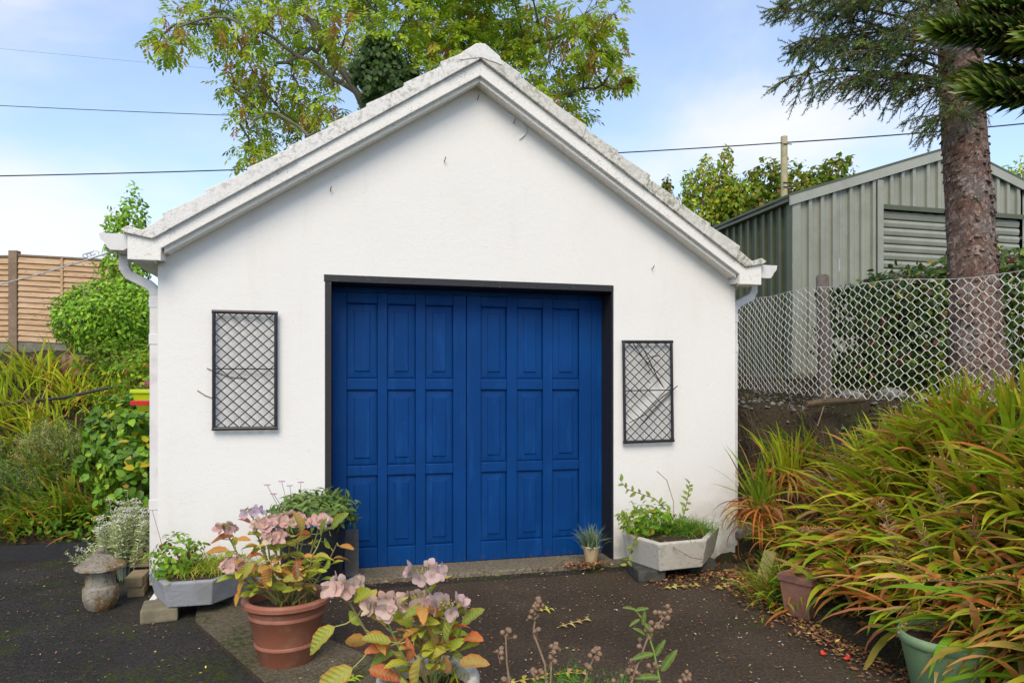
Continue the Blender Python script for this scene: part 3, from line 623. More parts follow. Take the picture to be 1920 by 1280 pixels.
# ------------------------------------------------------------------ left garden fence
FX = Vector((math.cos(R(-14)), math.sin(R(-14)), 0)); FN = Vector((math.sin(R(14)), math.cos(R(14)), 0))
def fpt(u, v, z): p = Vector((-6.556, 8.76, 0))+FX*u+FN*v; return (p.x, p.y, z)
def fbox(u0, u1, v0, v1, z0, z1, dz=0.0):
    V = [fpt(u, v, z+(dz*(u-u0))) for z in (z0, z1) for u, v in ((u0, v0), (u1, v0), (u1, v1), (u0, v1))]
    return MB().add(V, [(3, 2, 1, 0), (4, 5, 6, 7), (0, 1, 5, 4), (1, 2, 6, 5), (2, 3, 7, 6), (3, 0, 4, 7)])
FT = thing('garden_fence', fpt(0, 0, 1.9), 'tan overlapping-slat timber fence on concrete boards behind the rounded bush', 'fence')
fbox(-0.075, 0.075, -0.05, 0.06, 1.75, 3.74).build('post', 'fence_post', FT, bevel=0.01)
for u0, u1 in ((-2.0, -0.085), (0.085, 1.95)):
    sl2 = -0.055 if u0 > 0 else -0.01
    pan = fbox(u0, u1, 0.010, 0.03, 2.16, 3.62, sl2).build('fence_panel', 'fence_wood', FT)
    nS = 15; hS = (3.64-2.17)/nS
    for k in range(nS):
        V = []
        z0 = 2.17+k*hS
        for (v, z) in ((-0.038, z0-0.012), (-0.008, z0+hS), (0.008, z0+hS), (0.008, z0-0.012)):
            V += [fpt(u0, v, z), fpt(u1, v, z+sl2*(u1-u0))]
        MB().add(V, [(0, 1, 3, 2), (2, 3, 5, 4), (4, 5, 7, 6), (6, 7, 1, 0), (0, 2, 4, 6), (1, 7, 5, 3)]).build('slat', 'fence_wood', pan)
    fbox(u0, u1, -0.035, 0.035, 3.645, 3.675, sl2).build('capping', 'fence_post', pan)
    if u0 > 0:
        for u in (0.86, 1.70): fbox(u-.022, u+.022, -0.05, -0.024, 2.16, 3.64+sl2*(u-u0)).build('batten', 'fence_wood', pan, bevel=0.003)
    fbox(u0, u1, -0.02, 0.03, 1.70, 2.155, sl2*.3).build('gravel_board', 'gravel_board', FT)

# ------------------------------------------------------------------ metal shed
SX, SY, SZ = 5.442, 3.707, 1.55
SH = thing('metal_shed', (SX, SY, SZ), 'grey green ribbed metal shed with roller door behind the hedge', 'shed')
APX = SX+2.85; rise = 0.93/2.85
def roofz(x): return 4.12+rise*(x-SX) if x <= APX else 4.12+rise*2.85-rise*(x-APX)
def ribs(a0, a1, pitch=0.205):
    """profile (u, depth) of box-ribbed sheet between a0 and a1"""
    P = []; u = a0
    while u < a1-1e-3:
        for du, d in ((0, 0), (0.055, 0), (0.058, 0.0035), (0.061, 0), (0.110, 0), (0.113, 0.0035), (0.116, 0), (0.140, 0), (0.146, 0.045), (0.199, 0.045)):
            if u+du <= a1: P.append((u+du, d))
        u += pitch
    P.append((a1, 0)); return P
def sheet(u0, u1, zlo, zhi, place, mat, parent, name='cladding_sheet'):
    P = ribs(u0, u1); V = []
    for u, d in P: V += [place(u, d, zlo(u)), place(u, d, zhi(u))]
    return MB().add(V, [(2*i, 2*i+2, 2*i+3, 2*i+1) for i in range(len(P)-1)]).build(name, mat, parent)
front = lambda u, d, z: (u, SY-d, z)
x = SX+0.09
for i in range(2): sheet(x, x+0.70, lambda u: SZ, lambda u: roofz(u)-0.06, front, 'shed_front', SH); x += 0.703
DX0, DX1, DZ = SX+1.52, SX+4.2, 4.05
for i in range(4): sheet(DX0+i*0.675, DX0+0.673+i*0.675, lambda u: DZ+.04, lambda u: roofz(u)-0.06, front, 'shed_front', SH)
for i in range(2): sheet(DX1+.06+i*0.7, DX1+.757+i*0.7, lambda u: SZ, lambda u: roofz(u)-0.06, front, 'shed_front', SH)
side = lambda u, d, z: (SX-d, u, z)
for i in range(6): sheet(SY+0.08+i*0.82, SY+0.897+i*0.82, lambda u: SZ, lambda u: 4.05, side, 'shed_side_shaded', SH)
MB().box(SX-0.0455, SX+0.09, SY-0.050, SY-0.046, SZ, 4.1).build('corner_flashing', 'shed_front', SH)
MB().box(SX-0.050, SX-0.046, SY-0.0455, SY+0.08, SZ, 4.1).build('corner_flashing', 'shed_side_shaded', SH)
MB().box(DX0-0.05, DX1+0.05, SY-0.065, SY-0.046, DZ-0.01, DZ+0.06).build('door_header', 'shed_side_shaded', SH)
MB().box(DX0-0.10, DX0-0.0, SY-0.067, SY-0.046, SZ, DZ+0.42).build('door_jamb', 'shed_front', SH)
n = 20; hs = (DZ-0.015-SZ)/n
rd = MB().box(DX0, DX1, SY+0.05, SY+0.06, SZ, DZ).build('roller_door', 'shed_side_shaded', SH)
for k in range(n):
    z0 = SZ+k*hs; pr = [(SY+0.045, z0+.001), (SY+0.012, z0+.012), (SY-0.002, z0+hs*.5), (SY+0.010, z0+hs-.016), (SY+0.045, z0+hs-.003)]
    MB().prism(pr, DX0+.002, DX1-.002, 'x').build('slat', 'shed_front', rd)
W2 = 5.7
for sgn in (0, 1):
    xa, xb = (SX-0.10, APX) if sgn == 0 else (SX+W2+0.10, APX)
    za, zb = 4.12-rise*0.10, 4.12+rise*2.85
    MB().prism([(xa, za-.10), (xa, za+.04), (xb, zb+.04), (xb, zb-.10)], SY-0.075, SY-0.048).build('verge_trim', 'shed_trim', SH)
    MB().prism([(xa, za+.041), (xa, za+.075), (xb, zb+.075), (xb, zb+.041)], SY-0.08, SY+5.1).build('roof_sheet', 'shed_side_shaded', SH)
MB().box(SX-0.12, SX-0.02, SY-0.03, SY+5.1, 4.045, 4.085).build('eaves_gutter', 'shed_side_shaded', SH)
MB().box(SX+W2-.01, SX+W2, SY, SY+5, SZ, 4.06).build('far_wall', 'shed_side_shaded', SH)
MB().box(SX, SX+W2, SY+4.99, SY+5, SZ, 4.06).build('rear_wall', 'shed_side_shaded', SH)
MB().box(SX-.2, SX+W2+.2, SY-.25, SY+5.2, 1.2, SZ).build('plinth', 'gravel_board', SH)

# telegraph pole and cables
T = thing('telegraph_pole', (9.085, 8.98, 1.5), 'pale wooden telegraph pole rising behind the metal shed roof', 'pole')
MB().tube([(9.085, 8.98, 1.4), (9.085, 8.98, 7.2)], [0.09, 0.075], 12).build('pole', 'pole_wood', T, smooth=True)
for z in (7.0, 6.1, 6.0): MB().tube([(9.0, 8.9, z), (9.22, 8.88, z)], 0.012, 5).build('bracket', 'black_metal', T)
def cable(a, b_, r, sag, label, mat='cable_black', n=24):
    a, b_ = Vector(a), Vector(b_); P = [a.lerp(b_, i/n)-Vector((0, 0, sag*4*(i/n)*(1-i/n))) for i in range(n+1)]
    o = MB().tube(P, r, 5).build('overhead_cable' if mat == 'cable_black' else 'stay_wire', mat, org=tuple(a), smooth=True); return tag(o, label, 'cable')
cable((-16, 14.2, 5.9), (9.085, 8.95, 7.05), 0.014, 0.22, 'thick black overhead cable running to the pole, lowest at left')
cable((9.085, 8.95, 7.05), (20, 5.2, 7.9), 0.016, 0.12, 'black overhead cable leaving the pole behind the big tree trunk')
cable((-16, 14.2, 8.0), (0.5, 10, 7.15), 0.008, 0.10, 'middle thin overhead cable entering the ash crown at left')
cable((-16, 14.2, 9.6), (0.5, 10, 7.9), 0.0022, 0.05, 'faint highest overhead wire in the sky at upper left')
cable((-6.5, 6.0, 2.60), (-2.46, 0.05, 2.26), 0.006, 0.06, 'white stay wire tied to the left gutter end', 'wire_white')
T = thing('wire_tensioner', (-2.95, 0.8, 2.28), 'small twisted wire tensioner on the white stay wire', 'tensioner')
rg = random.Random(4)
MB().tube([(-2.64+.022*math.cos(i*.9)-.006*i, 0.33+.008*i, 2.300+.014*math.sin(i*.9)) for i in range(22)], 0.004, 4).build('wire_coil', 'wire_white', T)
MB().tube([(-2.46, -0.08, 2.35), (-2.47, 0.0, 2.26), (-2.43, 0.05, 2.24)], 0.004, 4).build('wire_tie', 'wire_white', T)

# ------------------------------------------------------------------ foliage builders
GREEN = [(3, (0.075, 0.165, 0.022)), (2, (0.11, 0.21, 0.028)), (1, (0.05, 0.11, 0.02))]
def shrub(name, c, rad, n, L, pal, label, cat='shrub', seed=1, mat='leaf', up=0.25, shape='ovate', aspect=0.55, lump=0.14, group=None, sup=1.0, trunk=True, zf=None, base=None):
    rg = np.random.default_rng(seed); d = sphere_dirs(rg, n)
    if sup != 1.0: d = np.sign(d)*np.abs(d)**sup; d = d/np.max(np.abs(d), axis=1, keepdims=True)**0.75
    ph = rg.uniform(0, 6, 6)
    lm = 1+lump*(np.sin(d[:, 0]*5+ph[0])*np.sin(d[:, 2]*6+ph[1])+0.6*np.sin(d[:, 1]*9+ph[2]+d[:, 2]*7))
    t = np.where(rg.random(n) < 0.72, rg.uniform(0.88, 1.04, n), rg.uniform(0.45, 0.9, n)); P = np.array(c)+d*np.array(rad)*(lm*t)[:, None]
    if zf is not None: keep = P[:, 2] > zf(P[:, 0], P[:, 1]); P, d = P[keep], d[keep]
    n = len(P); nr = unit(d/np.array(rad)+rg.normal(0, 0.45, (n, 3))+np.array([0, 0, up])); dr = unit(np.cross(nr, rg.normal(size=(n, 3)))+d*0.5+np.array([0, 0, -0.15]))
    l = L*rg.uniform(0.6, 1.25, n); T = thing(name, base or (c[0], c[1], c[2]-rad[2]), label, cat, group)
    V, F, C = leaves(P, dr, nr, l, l*aspect, rcol(rg, pal, n), shape)
    o = np_mesh('foliage', V, F, mat, T, C); o['kind'] = 'stuff'
    if trunk:
        for k in range(4):
            a = rg.uniform(0, 6.28); tip = (c[0]+rad[0]*.5*math.cos(a), c[1]+rad[1]*.5*math.sin(a), c[2]+rad[2]*.3)
            MB().tube([T.location, (c[0], c[1], c[2]-rad[2]*.6), tip], [0.03, 0.02, 0.006], 6).build('stem', 'bark_twig', T)
    return T
YG = [(3, (0.105, 0.23, 0.022)), (2, (0.15, 0.29, 0.03)), (1.4, (0.06, 0.15, 0.018)), (.8, (0.21, 0.36, 0.05))]
shrub('rounded_bush', (-3.85, 5.0, 2.22), (0.72, 0.66, 0.50), 9500, 0.062, YG, 'clipped rounded bright green bush in front of the timber fence', 'bush', 11, 'leaf_glossy', lump=0.05)
shrub('upright_bush', (-4.02, 6.1, 3.15), (0.34, 0.3, 0.95), 2600, 0.075, YG, 'narrow upright bright green bush rising beyond the left gutter', 'bush', 12, 'leaf_glossy', lump=0.22)
DG = [(3, (0.05, 0.12, 0.02)), (2, (0.075, 0.17, 0.025)), (1, (0.13, 0.24, 0.03)), (.4, (0.35, 0.30, 0.02))]
shrub('broadleaf_shrub', (-2.92, 2.25, 0.80), (0.46, 0.5, 0.50), 1700, 0.085, DG, 'dark broad-leaved shrub pressed against the left garage wall', 'shrub', 13, 'leaf_glossy', aspect=0.72)
shrub('broadleaf_shrub', (-2.68, 1.65, 0.50), (0.34, 0.36, 0.42), 800, 0.08, DG, 'low dark shrub under the lime green planter by wall', 'shrub', 14, 'leaf_glossy', aspect=0.72)
shrub('loose_shrub', (-2.95, 3.1, 1.42), (0.38, 0.5, 0.36), 1100, 0.075, [(2, (0.13, 0.25, 0.03)), (2, (0.09, 0.18, 0.025)), (1, (0.28, 0.36, 0.03)), (.3, (0.3, 0.12, 0.04))], 'loose yellow green shrub between the rounded bush and garage wall', 'shrub', 15, 'leaf', lump=0.25)
shrub('loose_shrub', (-3.45, 3.9, 1.66), (0.45, 0.4, 0.24), 1000, 0.06, [(2, (0.10, 0.21, 0.03)), (2, (0.07, 0.15, 0.025)), (.5, (0.3, 0.13, 0.05))], 'ferny green shrub below the rounded bush beside the stump', 'shrub', 16, 'leaf', lump=0.25)
# hedge behind the net
HG = [(3, (0.026, 0.060, 0.014)), (2, (0.040, 0.085, 0.016)), (.8, (0.10, 0.16, 0.022)), (.6, (0.11, 0.03, 0.02)), (.15, (0.3, 0.25, 0.03))]  # leaf colours darkened to carry the shade under the spruce
for k, (x, y, rx, ry, zt) in enumerate(((5.15, 1.75, .48, .5, 2.50), (5.85, 1.55, .7, .55, 2.68), (6.8, 1.3, .8, .6, 2.82), (7.9, 1.0, .9, .6, 2.98))):
    shrub('hedge_plant', (x, y, (zt+1.25)/2), (rx, ry, (zt-1.25)/2+.05), 3600, 0.085, HG, ('leafy end of the dark hedge nearest the shed corner', 'hedge section below the roller door left of the big trunk', 'hedge section directly behind the big tree trunk', 'hedge section at far right edge behind the net')[k], 'hedge', 20+k, 'leaf_glossy', aspect=.6, sup=0.7, lump=.1, group='hedge behind the net fence')
# trees beyond the shed
TG = [(3, (0.085, 0.15, 0.022)), (1.5, (0.05, 0.10, 0.02)), (1, (0.20, 0.21, 0.03)), (.5, (0.22, 0.12, 0.03))]
BT = [(3, (0.16, 0.26, 0.04)), (2, (0.26, 0.30, 0.05)), (1, (0.30, 0.22, 0.05)), (1.5, (0.09, 0.18, 0.03))]
def fartree(name, blobs, pal, label, seed, L=0.13, trunk=None, n=1500):
    rg = np.random.default_rng(seed); c0 = trunk or (blobs[0][0], blobs[0][1]); T = thing(name, (c0[0], c0[1], 1.5), label, 'tree', 'trees beyond the shed'); Ps = []; Ds = []
    for (x, y, z, r, h) in blobs:
        m = int(n*r*h); d = sphere_dirs(rg, m); t = rg.uniform(0.35, 1.08, m)**0.6; Ps.append(np.array((x, y, z))+d*np.array((r, r, h))*t[:, None]*(1+.2*np.sin(d[:, :1]*8+seed)*np.sin(d[:, 2:]*7))); Ds.append(d)
        MB().tube([(c0[0], c0[1], 1.4), (c0[0]*.6+x*.4, c0[1]*.6+y*.4, (z-h)*.8+.6), (x, y, z+h*.3)], [0.13, 0.07, 0.01], 6).build('limb', 'ash_bark', T)
    P = np.concatenate(Ps); D = np.concatenate(Ds); n_ = len(P); nr = unit(D+rg.normal(0, .5, (n_, 3))+[0, 0, .4]); dr = unit(np.cross(nr, rg.normal(size=(n_, 3)))+[0, 0, -.4]); l = L*rg.uniform(.6, 1.3, n_)
    V, F, C = leaves(P, dr, nr, l, l*.6, rcol(rg, pal, n_), 'diamond'); o = np_mesh('crown', V, F, 'leaf', T, C); o['kind'] = 'stuff'
fartree('maple_tree', [(9.0, 10.2, 5.6, .9, .8), (9.9, 10.0, 6.1, .8, .9), (9.5, 10.3, 6.55, .6, .6), (10.6, 9.9, 6.2, .7, .7), (11.0, 9.6, 6.6, .45, .6), (8.6, 10.4, 6.0, .6, .6), (10.4, 10, 5.4, 1.0, .8)], TG, 'dark green and bronze tree behind the telegraph pole', 31, 0.16, n=1400)
fartree('birch_sapling', [(7.6, 10.3, 5.6, .55, .6), (8.1, 10.2, 6.1, .5, .65), (7.8, 10.3, 6.6, .25, .5), (8.5, 10.2, 5.9, .55, .7), (8.3, 10.2, 6.9, .18, .45), (7.35, 10.3, 6.2, .25, .5)], BT, 'yellowing tree left of the telegraph pole above the garage roof', 32, 0.12, n=2400)
fartree('thin_sapling', [(6.95, 10.6, 5.6, .22, .6), (6.9, 10.6, 6.2, .13, .4), (6.8, 10.6, 5.1, .4, .5)], TG, 'thin upright sapling just above the right roof slope', 33, 0.12, n=3400)
fartree('garden_bush', [(7.4, 10.6, 4.9, .9, .6), (8.4, 10.5, 4.9, .9, .6), (6.6, 10.7, 4.5, .7, .6)], BT, 'light green bush between roof slope and shed roof', 34, 0.12, n=2400)
fartree('distant_tree', [(13.4, 6.8, 5.6, .8, .6), (14.3, 6.6, 5.9, .9, .7), (13.9, 6.6, 5.2, 1.1, .6)], BT, 'light green tree behind the shed roof at the right edge', 35, 0.12, n=1300)

# ------------------------------------------------------------------ ash tree behind the garage
rgn = np.random.default_rng(40)
CAMX, CAMY, CAMZ = -0.972, -5.0, 1.37
AT = thing('ash_tree', (-0.2, 6.6, 0), 'tall ash tree with open yellowing crown rising behind the garage roof', 'tree')
limbs = {'trunk': [(-0.15, 6.6, -0.1), (-0.25, 6.55, 3.0), (-0.30, 6.4, 4.8), (-0.42, 6.3, 6.0)], 
 'l1': [(-0.40, 6.3, 5.4), (-0.75, 6.25, 6.05), (-1.2, 6.3, 6.75), (-1.75, 6.4, 7.6), (-2.0, 6.5, 8.6)],
 'l2': [(-0.75, 6.25, 6.05), (-1.25, 6.15, 6.35), (-1.95, 6.2, 6.75), (-2.7, 6.4, 7.1), (-3.5, 6.6, 7.0)],
 'l3': [(-0.35, 6.35, 5.0), (-0.9, 6.1, 5.3), (-1.5, 6.0, 5.25), (-2.1, 6.1, 5.6), (-2.5, 6.2, 5.4)],
 'l4': [(-1.2, 6.3, 6.75), (-1.5, 6.2, 6.6), (-2.1, 6.3, 6.3), (-2.45, 6.4, 5.9)],
 'r1': [(-0.42, 6.3, 6.0), (-0.1, 6.2, 6.9), (0.25, 6.2, 7.8), (0.5, 6.3, 9.0)],
 'r2': [(-0.35, 6.35, 5.2), (0.5, 6.1, 5.9), (1.3, 5.9, 6.5), (2.2, 5.7, 7.0), (3.1, 5.6, 7.3)],
 'r3': [(0.5, 6.1, 5.9), (1.3, 5.8, 5.9), (2.2, 5.5, 6.0), (3.0, 5.4, 6.2), (3.6, 5.3, 6.25)],
 'r4': [(1.3, 5.8, 5.9), (2.0, 5.6, 5.7), (2.7, 5.5, 5.55)],
 'c1': [(-0.42, 6.3, 6.0), (-0.5, 6.3, 7.2), (-0.6, 6.3, 8.8)]}
allp = []
for k, P in limbs.items():
    r0 = 0.19 if k == 'trunk' else (0.075 if k in ('l1', 'r1', 'c1', 'r2') else 0.045); nP = len(P)
    Q = [Vector(p) for p in P]; fine = []
    for i in range(nP-1):
        for j in range(4): fine.append(Q[i].lerp(Q[i+1], j/4)+Vector(rgn.normal(0, .025, 3)))
    fine.append(Q[-1]); m = len(fine)
    MB().tube(fine, [r0*(1-0.75*i/(m-1)) if k != 'trunk' else r0*(1-.35*i/(m-1)) for i in range(m)], 7).build('trunk' if k == 'trunk' else 'limb', 'ash_bark', AT, smooth=True)
    allp += [tuple(p) for p in (fine if k != 'trunk' else fine[-4:])]
allp = np.array(allp)
cl = [(330, 60, 42), (297, 82, 26), (395, 45, 55), (455, 85, 55), (420, 20, 50), (500, 35, 50), (560, 70, 50), (480, 145, 44), (435, 160, 34), (520, 195, 46), (468, 215, 34), (565, 240, 38), (505, 255, 40), (462, 288, 24), (545, 150, 46), (620, 120, 44), (600, 40, 50), (650, 60, 44), (690, 25, 44), (625, 205, 34), (590, 185, 40), (665, 225, 22), (500, 300, 24),
      (725, 70, 44), (765, 40, 48), (805, 60, 50), (850, 55, 52), (820, 110, 46), (885, 35, 50), (930, 40, 50), (780, 140, 36), (965, 60, 50), (1000, 40, 48), (945, 95, 44), (870, 95, 44), (985, 120, 40), (1050, 45, 44), (1100, 25, 44), (1140, 45, 36), (1080, 95, 40), (1025, 130, 34), (1115, 105, 38), (1095, 150, 34), (1060, 175, 30), (1145, 140, 26), (1178, 143, 14), (1092, 218, 16), (1020, 170, 28), (1150, 90, 22), (1070, 225, 14)]
rr = random.Random(6)
for k in range(24): cl.append((rr.uniform(330, 1120), -rr.uniform(20, 330), rr.uniform(45, 75)))
s14, c14 = math.sin(R(14)), math.cos(R(14))
B, Dd, Nn, Lc, tw = [], [], [], [], MB()
ASH = [(3.2, (0.17, 0.285, 0.03)), (2.4, (0.23, 0.335, 0.035)), (1, (0.10, 0.18, 0.022)), (.9, (0.34, 0.34, 0.04))]
BRN = [(1, (0.25, 0.11, 0.03)), (1, (0.33, 0.19, 0.05))]
for (px, py, pr) in cl:
    t = 11.0+rr.uniform(-.9, .9); u = (px-960)/1280; C0 = np.array((CAMX+(s14+u*c14)*t, CAMY+(c14-u*s14)*t, CAMZ-(py-723)/1280*t)); rad = pr/1280*t
    m = int(20+50*(rad/0.45)**2*(1.45 if px > 700 and px < 1010 else .98)); P = C0+sphere_dirs(rgn, m)*(rgn.random((m, 1))**0.45)*np.array((rad, rad*1.3, rad))
    near = allp[np.argmin(((allp-C0)**2).sum(1))]
    mid = (near+C0)/2+rgn.normal(0, .06, 3); tw.tube([near, mid, C0], [0.022, 0.014, 0.005], 5)
    for k in range(0, m, 6): tw.tube([mid*.3+C0*.7, P[k]], [0.007, 0.003], 4, False)
    brown = rgn.random(m) < (0.03 if px > 690 and px < 1010 else 0.13)
    out = unit(P-C0+rgn.normal(0, .25, (m, 3))*rad); rd_ = unit(out*0.8+rgn.normal(0, .4, (m, 3))+np.array((0, 0, -0.55)))
    rd_[brown] = unit(rgn.normal(0, .22, (brown.sum(), 3))+np.array((0, 0, -1)))
    up = unit(np.cross(np.cross(rd_, [0, 0, 1.0])+1e-3, rd_)); sdv = np.cross(rd_, up); col = rcol(rgn, ASH, m, .2); col[brown] = rcol(rgn, BRN, brown.sum(), .3)
    for j in range(9):
        f = (j//2+0.6)/5.0; sg = (1 if j % 2 else -1) if j < 8 else 0; rl_ = 0.22
        b0 = P+rd_*(f*rl_ if sg else rl_*.9)
        dl = unit(rd_*(0.55 if sg else 1)+sdv*sg*0.9+np.array((0, 0, -0.25))+rgn.normal(0, .12, (m, 3)))
        B.append(b0); Dd.append(dl); Nn.append(unit(up+rgn.normal(0, .3, (m, 3)))); Lc.append(col*(1+rgn.uniform(-.12, .12, (m, 1))))
B, Dd, Nn, Lc = map(np.concatenate, (B, Dd, Nn, Lc)); l = rgn.uniform(.08, .13, len(B))
V, F, C = leaves(B, Dd, Nn, l, l*.36, Lc, 'diamond'); o = np_mesh('crown', V, F, 'leaf', AT, C); o['kind'] = 'stuff'
o = tw.build('twigs', 'ash_bark', AT); o['kind'] = 'stuff'
# ivy climbing the ash trunk
m = 5200; d = sphere_dirs(rgn, m); IV = []
for (c_, r_, k) in (((-0.44, 5.25, 6.0), (.34, .34, .46), 3200), ((-0.30, 5.7, 5.2), (.5, .45, .5), 1800), ((-0.02, 5.6, 5.95), (.22, .25, .4), 800)):
    dd = sphere_dirs(rgn, k); IV.append(np.array(c_)+dd*np.array(r_)*rgn.uniform(.55, 1.12, (k, 1))*(1+.28*np.sin(dd[:, :1]*7+1)*np.cos(dd[:, 2:]*6)))
P = np.concatenate(IV); n_ = len(P); nr = unit(P-np.array((-.3, 6.4, 5.5))+rgn.normal(0, .4, (n_, 3))); dr = unit(np.cross(nr, rgn.normal(size=(n_, 3)))+[0, 0, -.6]); l = rgn.uniform(.06, .11, n_)
T = thing('ivy', (-0.3, 6.4, 0), 'dark green ivy clump wrapped round the ash trunk above the roof', 'ivy')
V, F, C = leaves(P, dr, nr, l, l*.8, rcol(rgn, [(2, (0.020, 0.048, 0.014)), (1, (0.035, 0.072, 0.018))], n_), 'diamond'); o = np_mesh('foliage', V, F, 'leaf_glossy', T, C); o['kind'] = 'stuff'

# ------------------------------------------------------------------ spruce at right
ST = thing('spruce_tree', (4.76, 0.08, 1.2), 'big spruce with flaking brown trunk and drooping branches at right', 'tree')
seg, rows_ = 40, 70; V = []; rg = np.random.default_rng(50); ph = rg.uniform(0, 6.28, 12)
for i in range(rows_+1):
    z = 1.1+i*6.5/rows_; f = (z-1.1)/6.5; r = 0.205-0.062*f+0.09*math.exp(-(z-1.1)*3.0); cx, cy = 4.765-0.062*(z-1.2), 0.07+0.015*(z-1.2)
    for j in range(seg):
        a = 2*math.pi*j/seg; q = 1+.03*math.sin(3*a+ph[0]+z)+.022*math.sin(7*a+ph[1]+z*3)+.018*math.sin(13*a+z*9+ph[2])*math.sin(z*14+5*a)+rg.normal(0, .010)
        V.append((cx+r*q*math.cos(a), cy+r*q*math.sin(a), z))
i, j = np.meshgrid(np.arange(rows_), np.arange(seg), indexing='ij'); a = (i*seg+j).ravel(); b2 = (i*seg+(j+1) % seg).ravel()
np_mesh('trunk', np.array(V), np.stack([a, b2, b2+seg, a+seg], -1), 'spruce_bark', ST, smooth=True)
# loose bark plates
bk = MB(); rr = random.Random(9)
for k in range(420):
    z = rr.uniform(1.3, 4.3); f = (z-1.1)/6.5; r = 0.205-0.062*f+0.09*math.exp(-(z-1.1)*3.0); a = rr.uniform(math.pi*.75, math.pi*2.05); cx, cy = 4.765-0.062*(z-1.2), 0.07+0.015*(z-1.2)
    n_ = Vector((math.cos(a), math.sin(a), 0)); sd = Vector((-math.sin(a), math.cos(a), 0)); c0 = Vector((cx, cy, z))+n_*(r*1.02); s1, s2 = rr.uniform(.008, .030), rr.uniform(.006, .026); lift = rr.uniform(.004, .020)
    ring = [c0+sd*s1*math.cos(t)*rr.uniform(.7, 1.15)+Vector((0, 0, 1))*s2*math.sin(t)*rr.uniform(.7, 1.15)+n_*(lift if math.sin(t) < 0 else 0.002) for t in [q*math.pi/3.5 for q in range(7)]]
    bk.add(ring+[p-n_*.022 for p in ring], [tuple(range(7))]+[(q, (q+1) % 7, 7+(q+1) % 7, 7+q) for q in range(7)])
o = bk.build('bark_flakes', 'spruce_bark', ST); o['kind'] = 'stuff'
limbs_s = [((4.56, 0.1, 4.40), (3.6, 0.25, 4.75), (2.80, 0.30, 4.72)), ((4.58, 0.1, 4.2), (3.7, 0.1, 4.45), (2.92, 0.15, 4.40)), ((4.58, 0.1, 4.15), (3.75, 0.25, 4.32), (2.88, 0.30, 4.12)), ((4.58, 0.05, 4.05), (3.8, 0.0, 4.20), (3.0, 0.05, 3.98)),
            ((4.6, 0.0, 4.0), (3.9, -0.1, 4.10), (3.15, -0.1, 3.95)), ((4.55, 0.1, 4.6), (3.7, 0.4, 4.95), (2.95, 0.5, 4.95)), ((4.55, 0.1, 4.8), (3.8, 0.0, 5.1), (3.1, -0.1, 5.1)), ((4.6, -0.1, 3.85), (4.1, -0.2, 3.98), (3.55, -0.2, 3.92)),
            ((4.6, -0.1, 3.86), (4.3, -0.22, 3.82), (3.80, -0.28, 3.60)), ((4.55, 0.2, 4.7), (4.0, 0.6, 4.9), (3.4, 0.9, 4.75)), ((4.9, 0.1, 4.6), (5.5, 0.3, 4.9), (6.2, 0.5, 4.8)), ((4.9, -0.1, 5.0), (5.4, -0.5, 5.3), (5.9, -1.0, 5.2)), ((4.55, -.1, 4.3), (4.0, -.35, 4.5), (3.4, -.55, 4.3)), ((4.55, .1, 5.2), (3.6, .2, 5.6), (2.7, .3, 5.5)), ((4.6, 0, 4.5), (4.1, -.3, 4.7), (3.7, -.5, 4.62))]
limbs_s += [((4.55, .05, 4.3+k*.13), (3.9, .1+.1*(k % 3-1), 4.42+k*.13), (3.3-.05*(k % 4), .15+.25*(k % 3-1), 4.2+k*.15)) for k in range(7)]
nb, nd, nn_, nl, nc = [], [], [], [], []; dead = MB()
for li, (a, m_, e) in enumerate(limbs_s):
    a, m_, e = Vector(a), Vector(m_), Vector(e); pts = [(a*(1-t)**2+m_*2*t*(1-t)+e*t*t) for t in np.linspace(0, 1, 16)]
    MB().tube(pts, [0.017*(1-.85*i/15) for i in range(16)], 6).build('branch', 'bark_twig', ST)
    Ltot = (e-a).length
    for k in range(int(38*Ltot/1.6)+8):
        t = rg.uniform(.08, 1.0)**0.8; p = a*(1-t)**2+m_*2*t*(1-t)+e*t*t; dirv = (m_*(1-t)+e*t-a*(1-t)-m_*t).normalized(); sd = dirv.cross(Vector((0, 0, 1))).normalized()
        ln = rg.uniform(.16, .46)*(1.15-.55*t); q = (dirv*rg.uniform(.05, 1.0)+sd*rg.choice((-1, 1))*rg.uniform(.2, 1.1)+Vector((0, 0, rg.uniform(-.85, .25)))).normalized()
        e1 = p+q*ln*.55; e2 = e1+(q+Vector((0, 0, -.35))).normalized()*ln*.45; isdead = rg.random() < (0.68 if t < .55 else 0.08)
        dead.tube([p, e1, e2], [0.0055, 0.004, 0.002], 4, False)
        subs = [(p, e1), (e1, e2)]
        for s_ in range(5):
            f = rg.uniform(.2, .95); b0 = p.lerp(e1, f) if rg.random() < .5 else e1.lerp(e2, f); qq = (q+Vector(rg.normal(0, .55, 3))+Vector((0, 0, -.25))).normalized(); ee = b0+qq*rg.uniform(.05, .14); dead.tube([b0, ee], [0.003, 0.0015], 3, False); subs.append((b0, ee))
        for (u0, u1) in subs:
            if isdead and rg.random() < .8: continue
            mm = int((u1-u0).length/0.0030); f = rg.random((mm, 1)); bb = np.array(u0)+(np.array(u1)-np.array(u0))*f; ax = unit(np.array(u1-u0)[None]); rad_ = unit(np.cross(np.repeat(ax, mm, 0), rg.normal(size=(mm, 3))))
            nb.append(bb); nd.append(unit(ax*.75+rad_)); nn_.append(rad_+rg.normal(0, .4, (mm, 3))); nl.append(rg.uniform(.017, .029, mm)); nc.append(rcol(rg, [(3, (0.035, 0.085, 0.045)), (2, (0.055, 0.115, 0.045)), (1, (0.11, 0.17, 0.035)), (.3, (.15, .10, .05))], 1, .3).repeat(mm, 0)*(1+rg.uniform(-.2, .2, (mm, 1))))
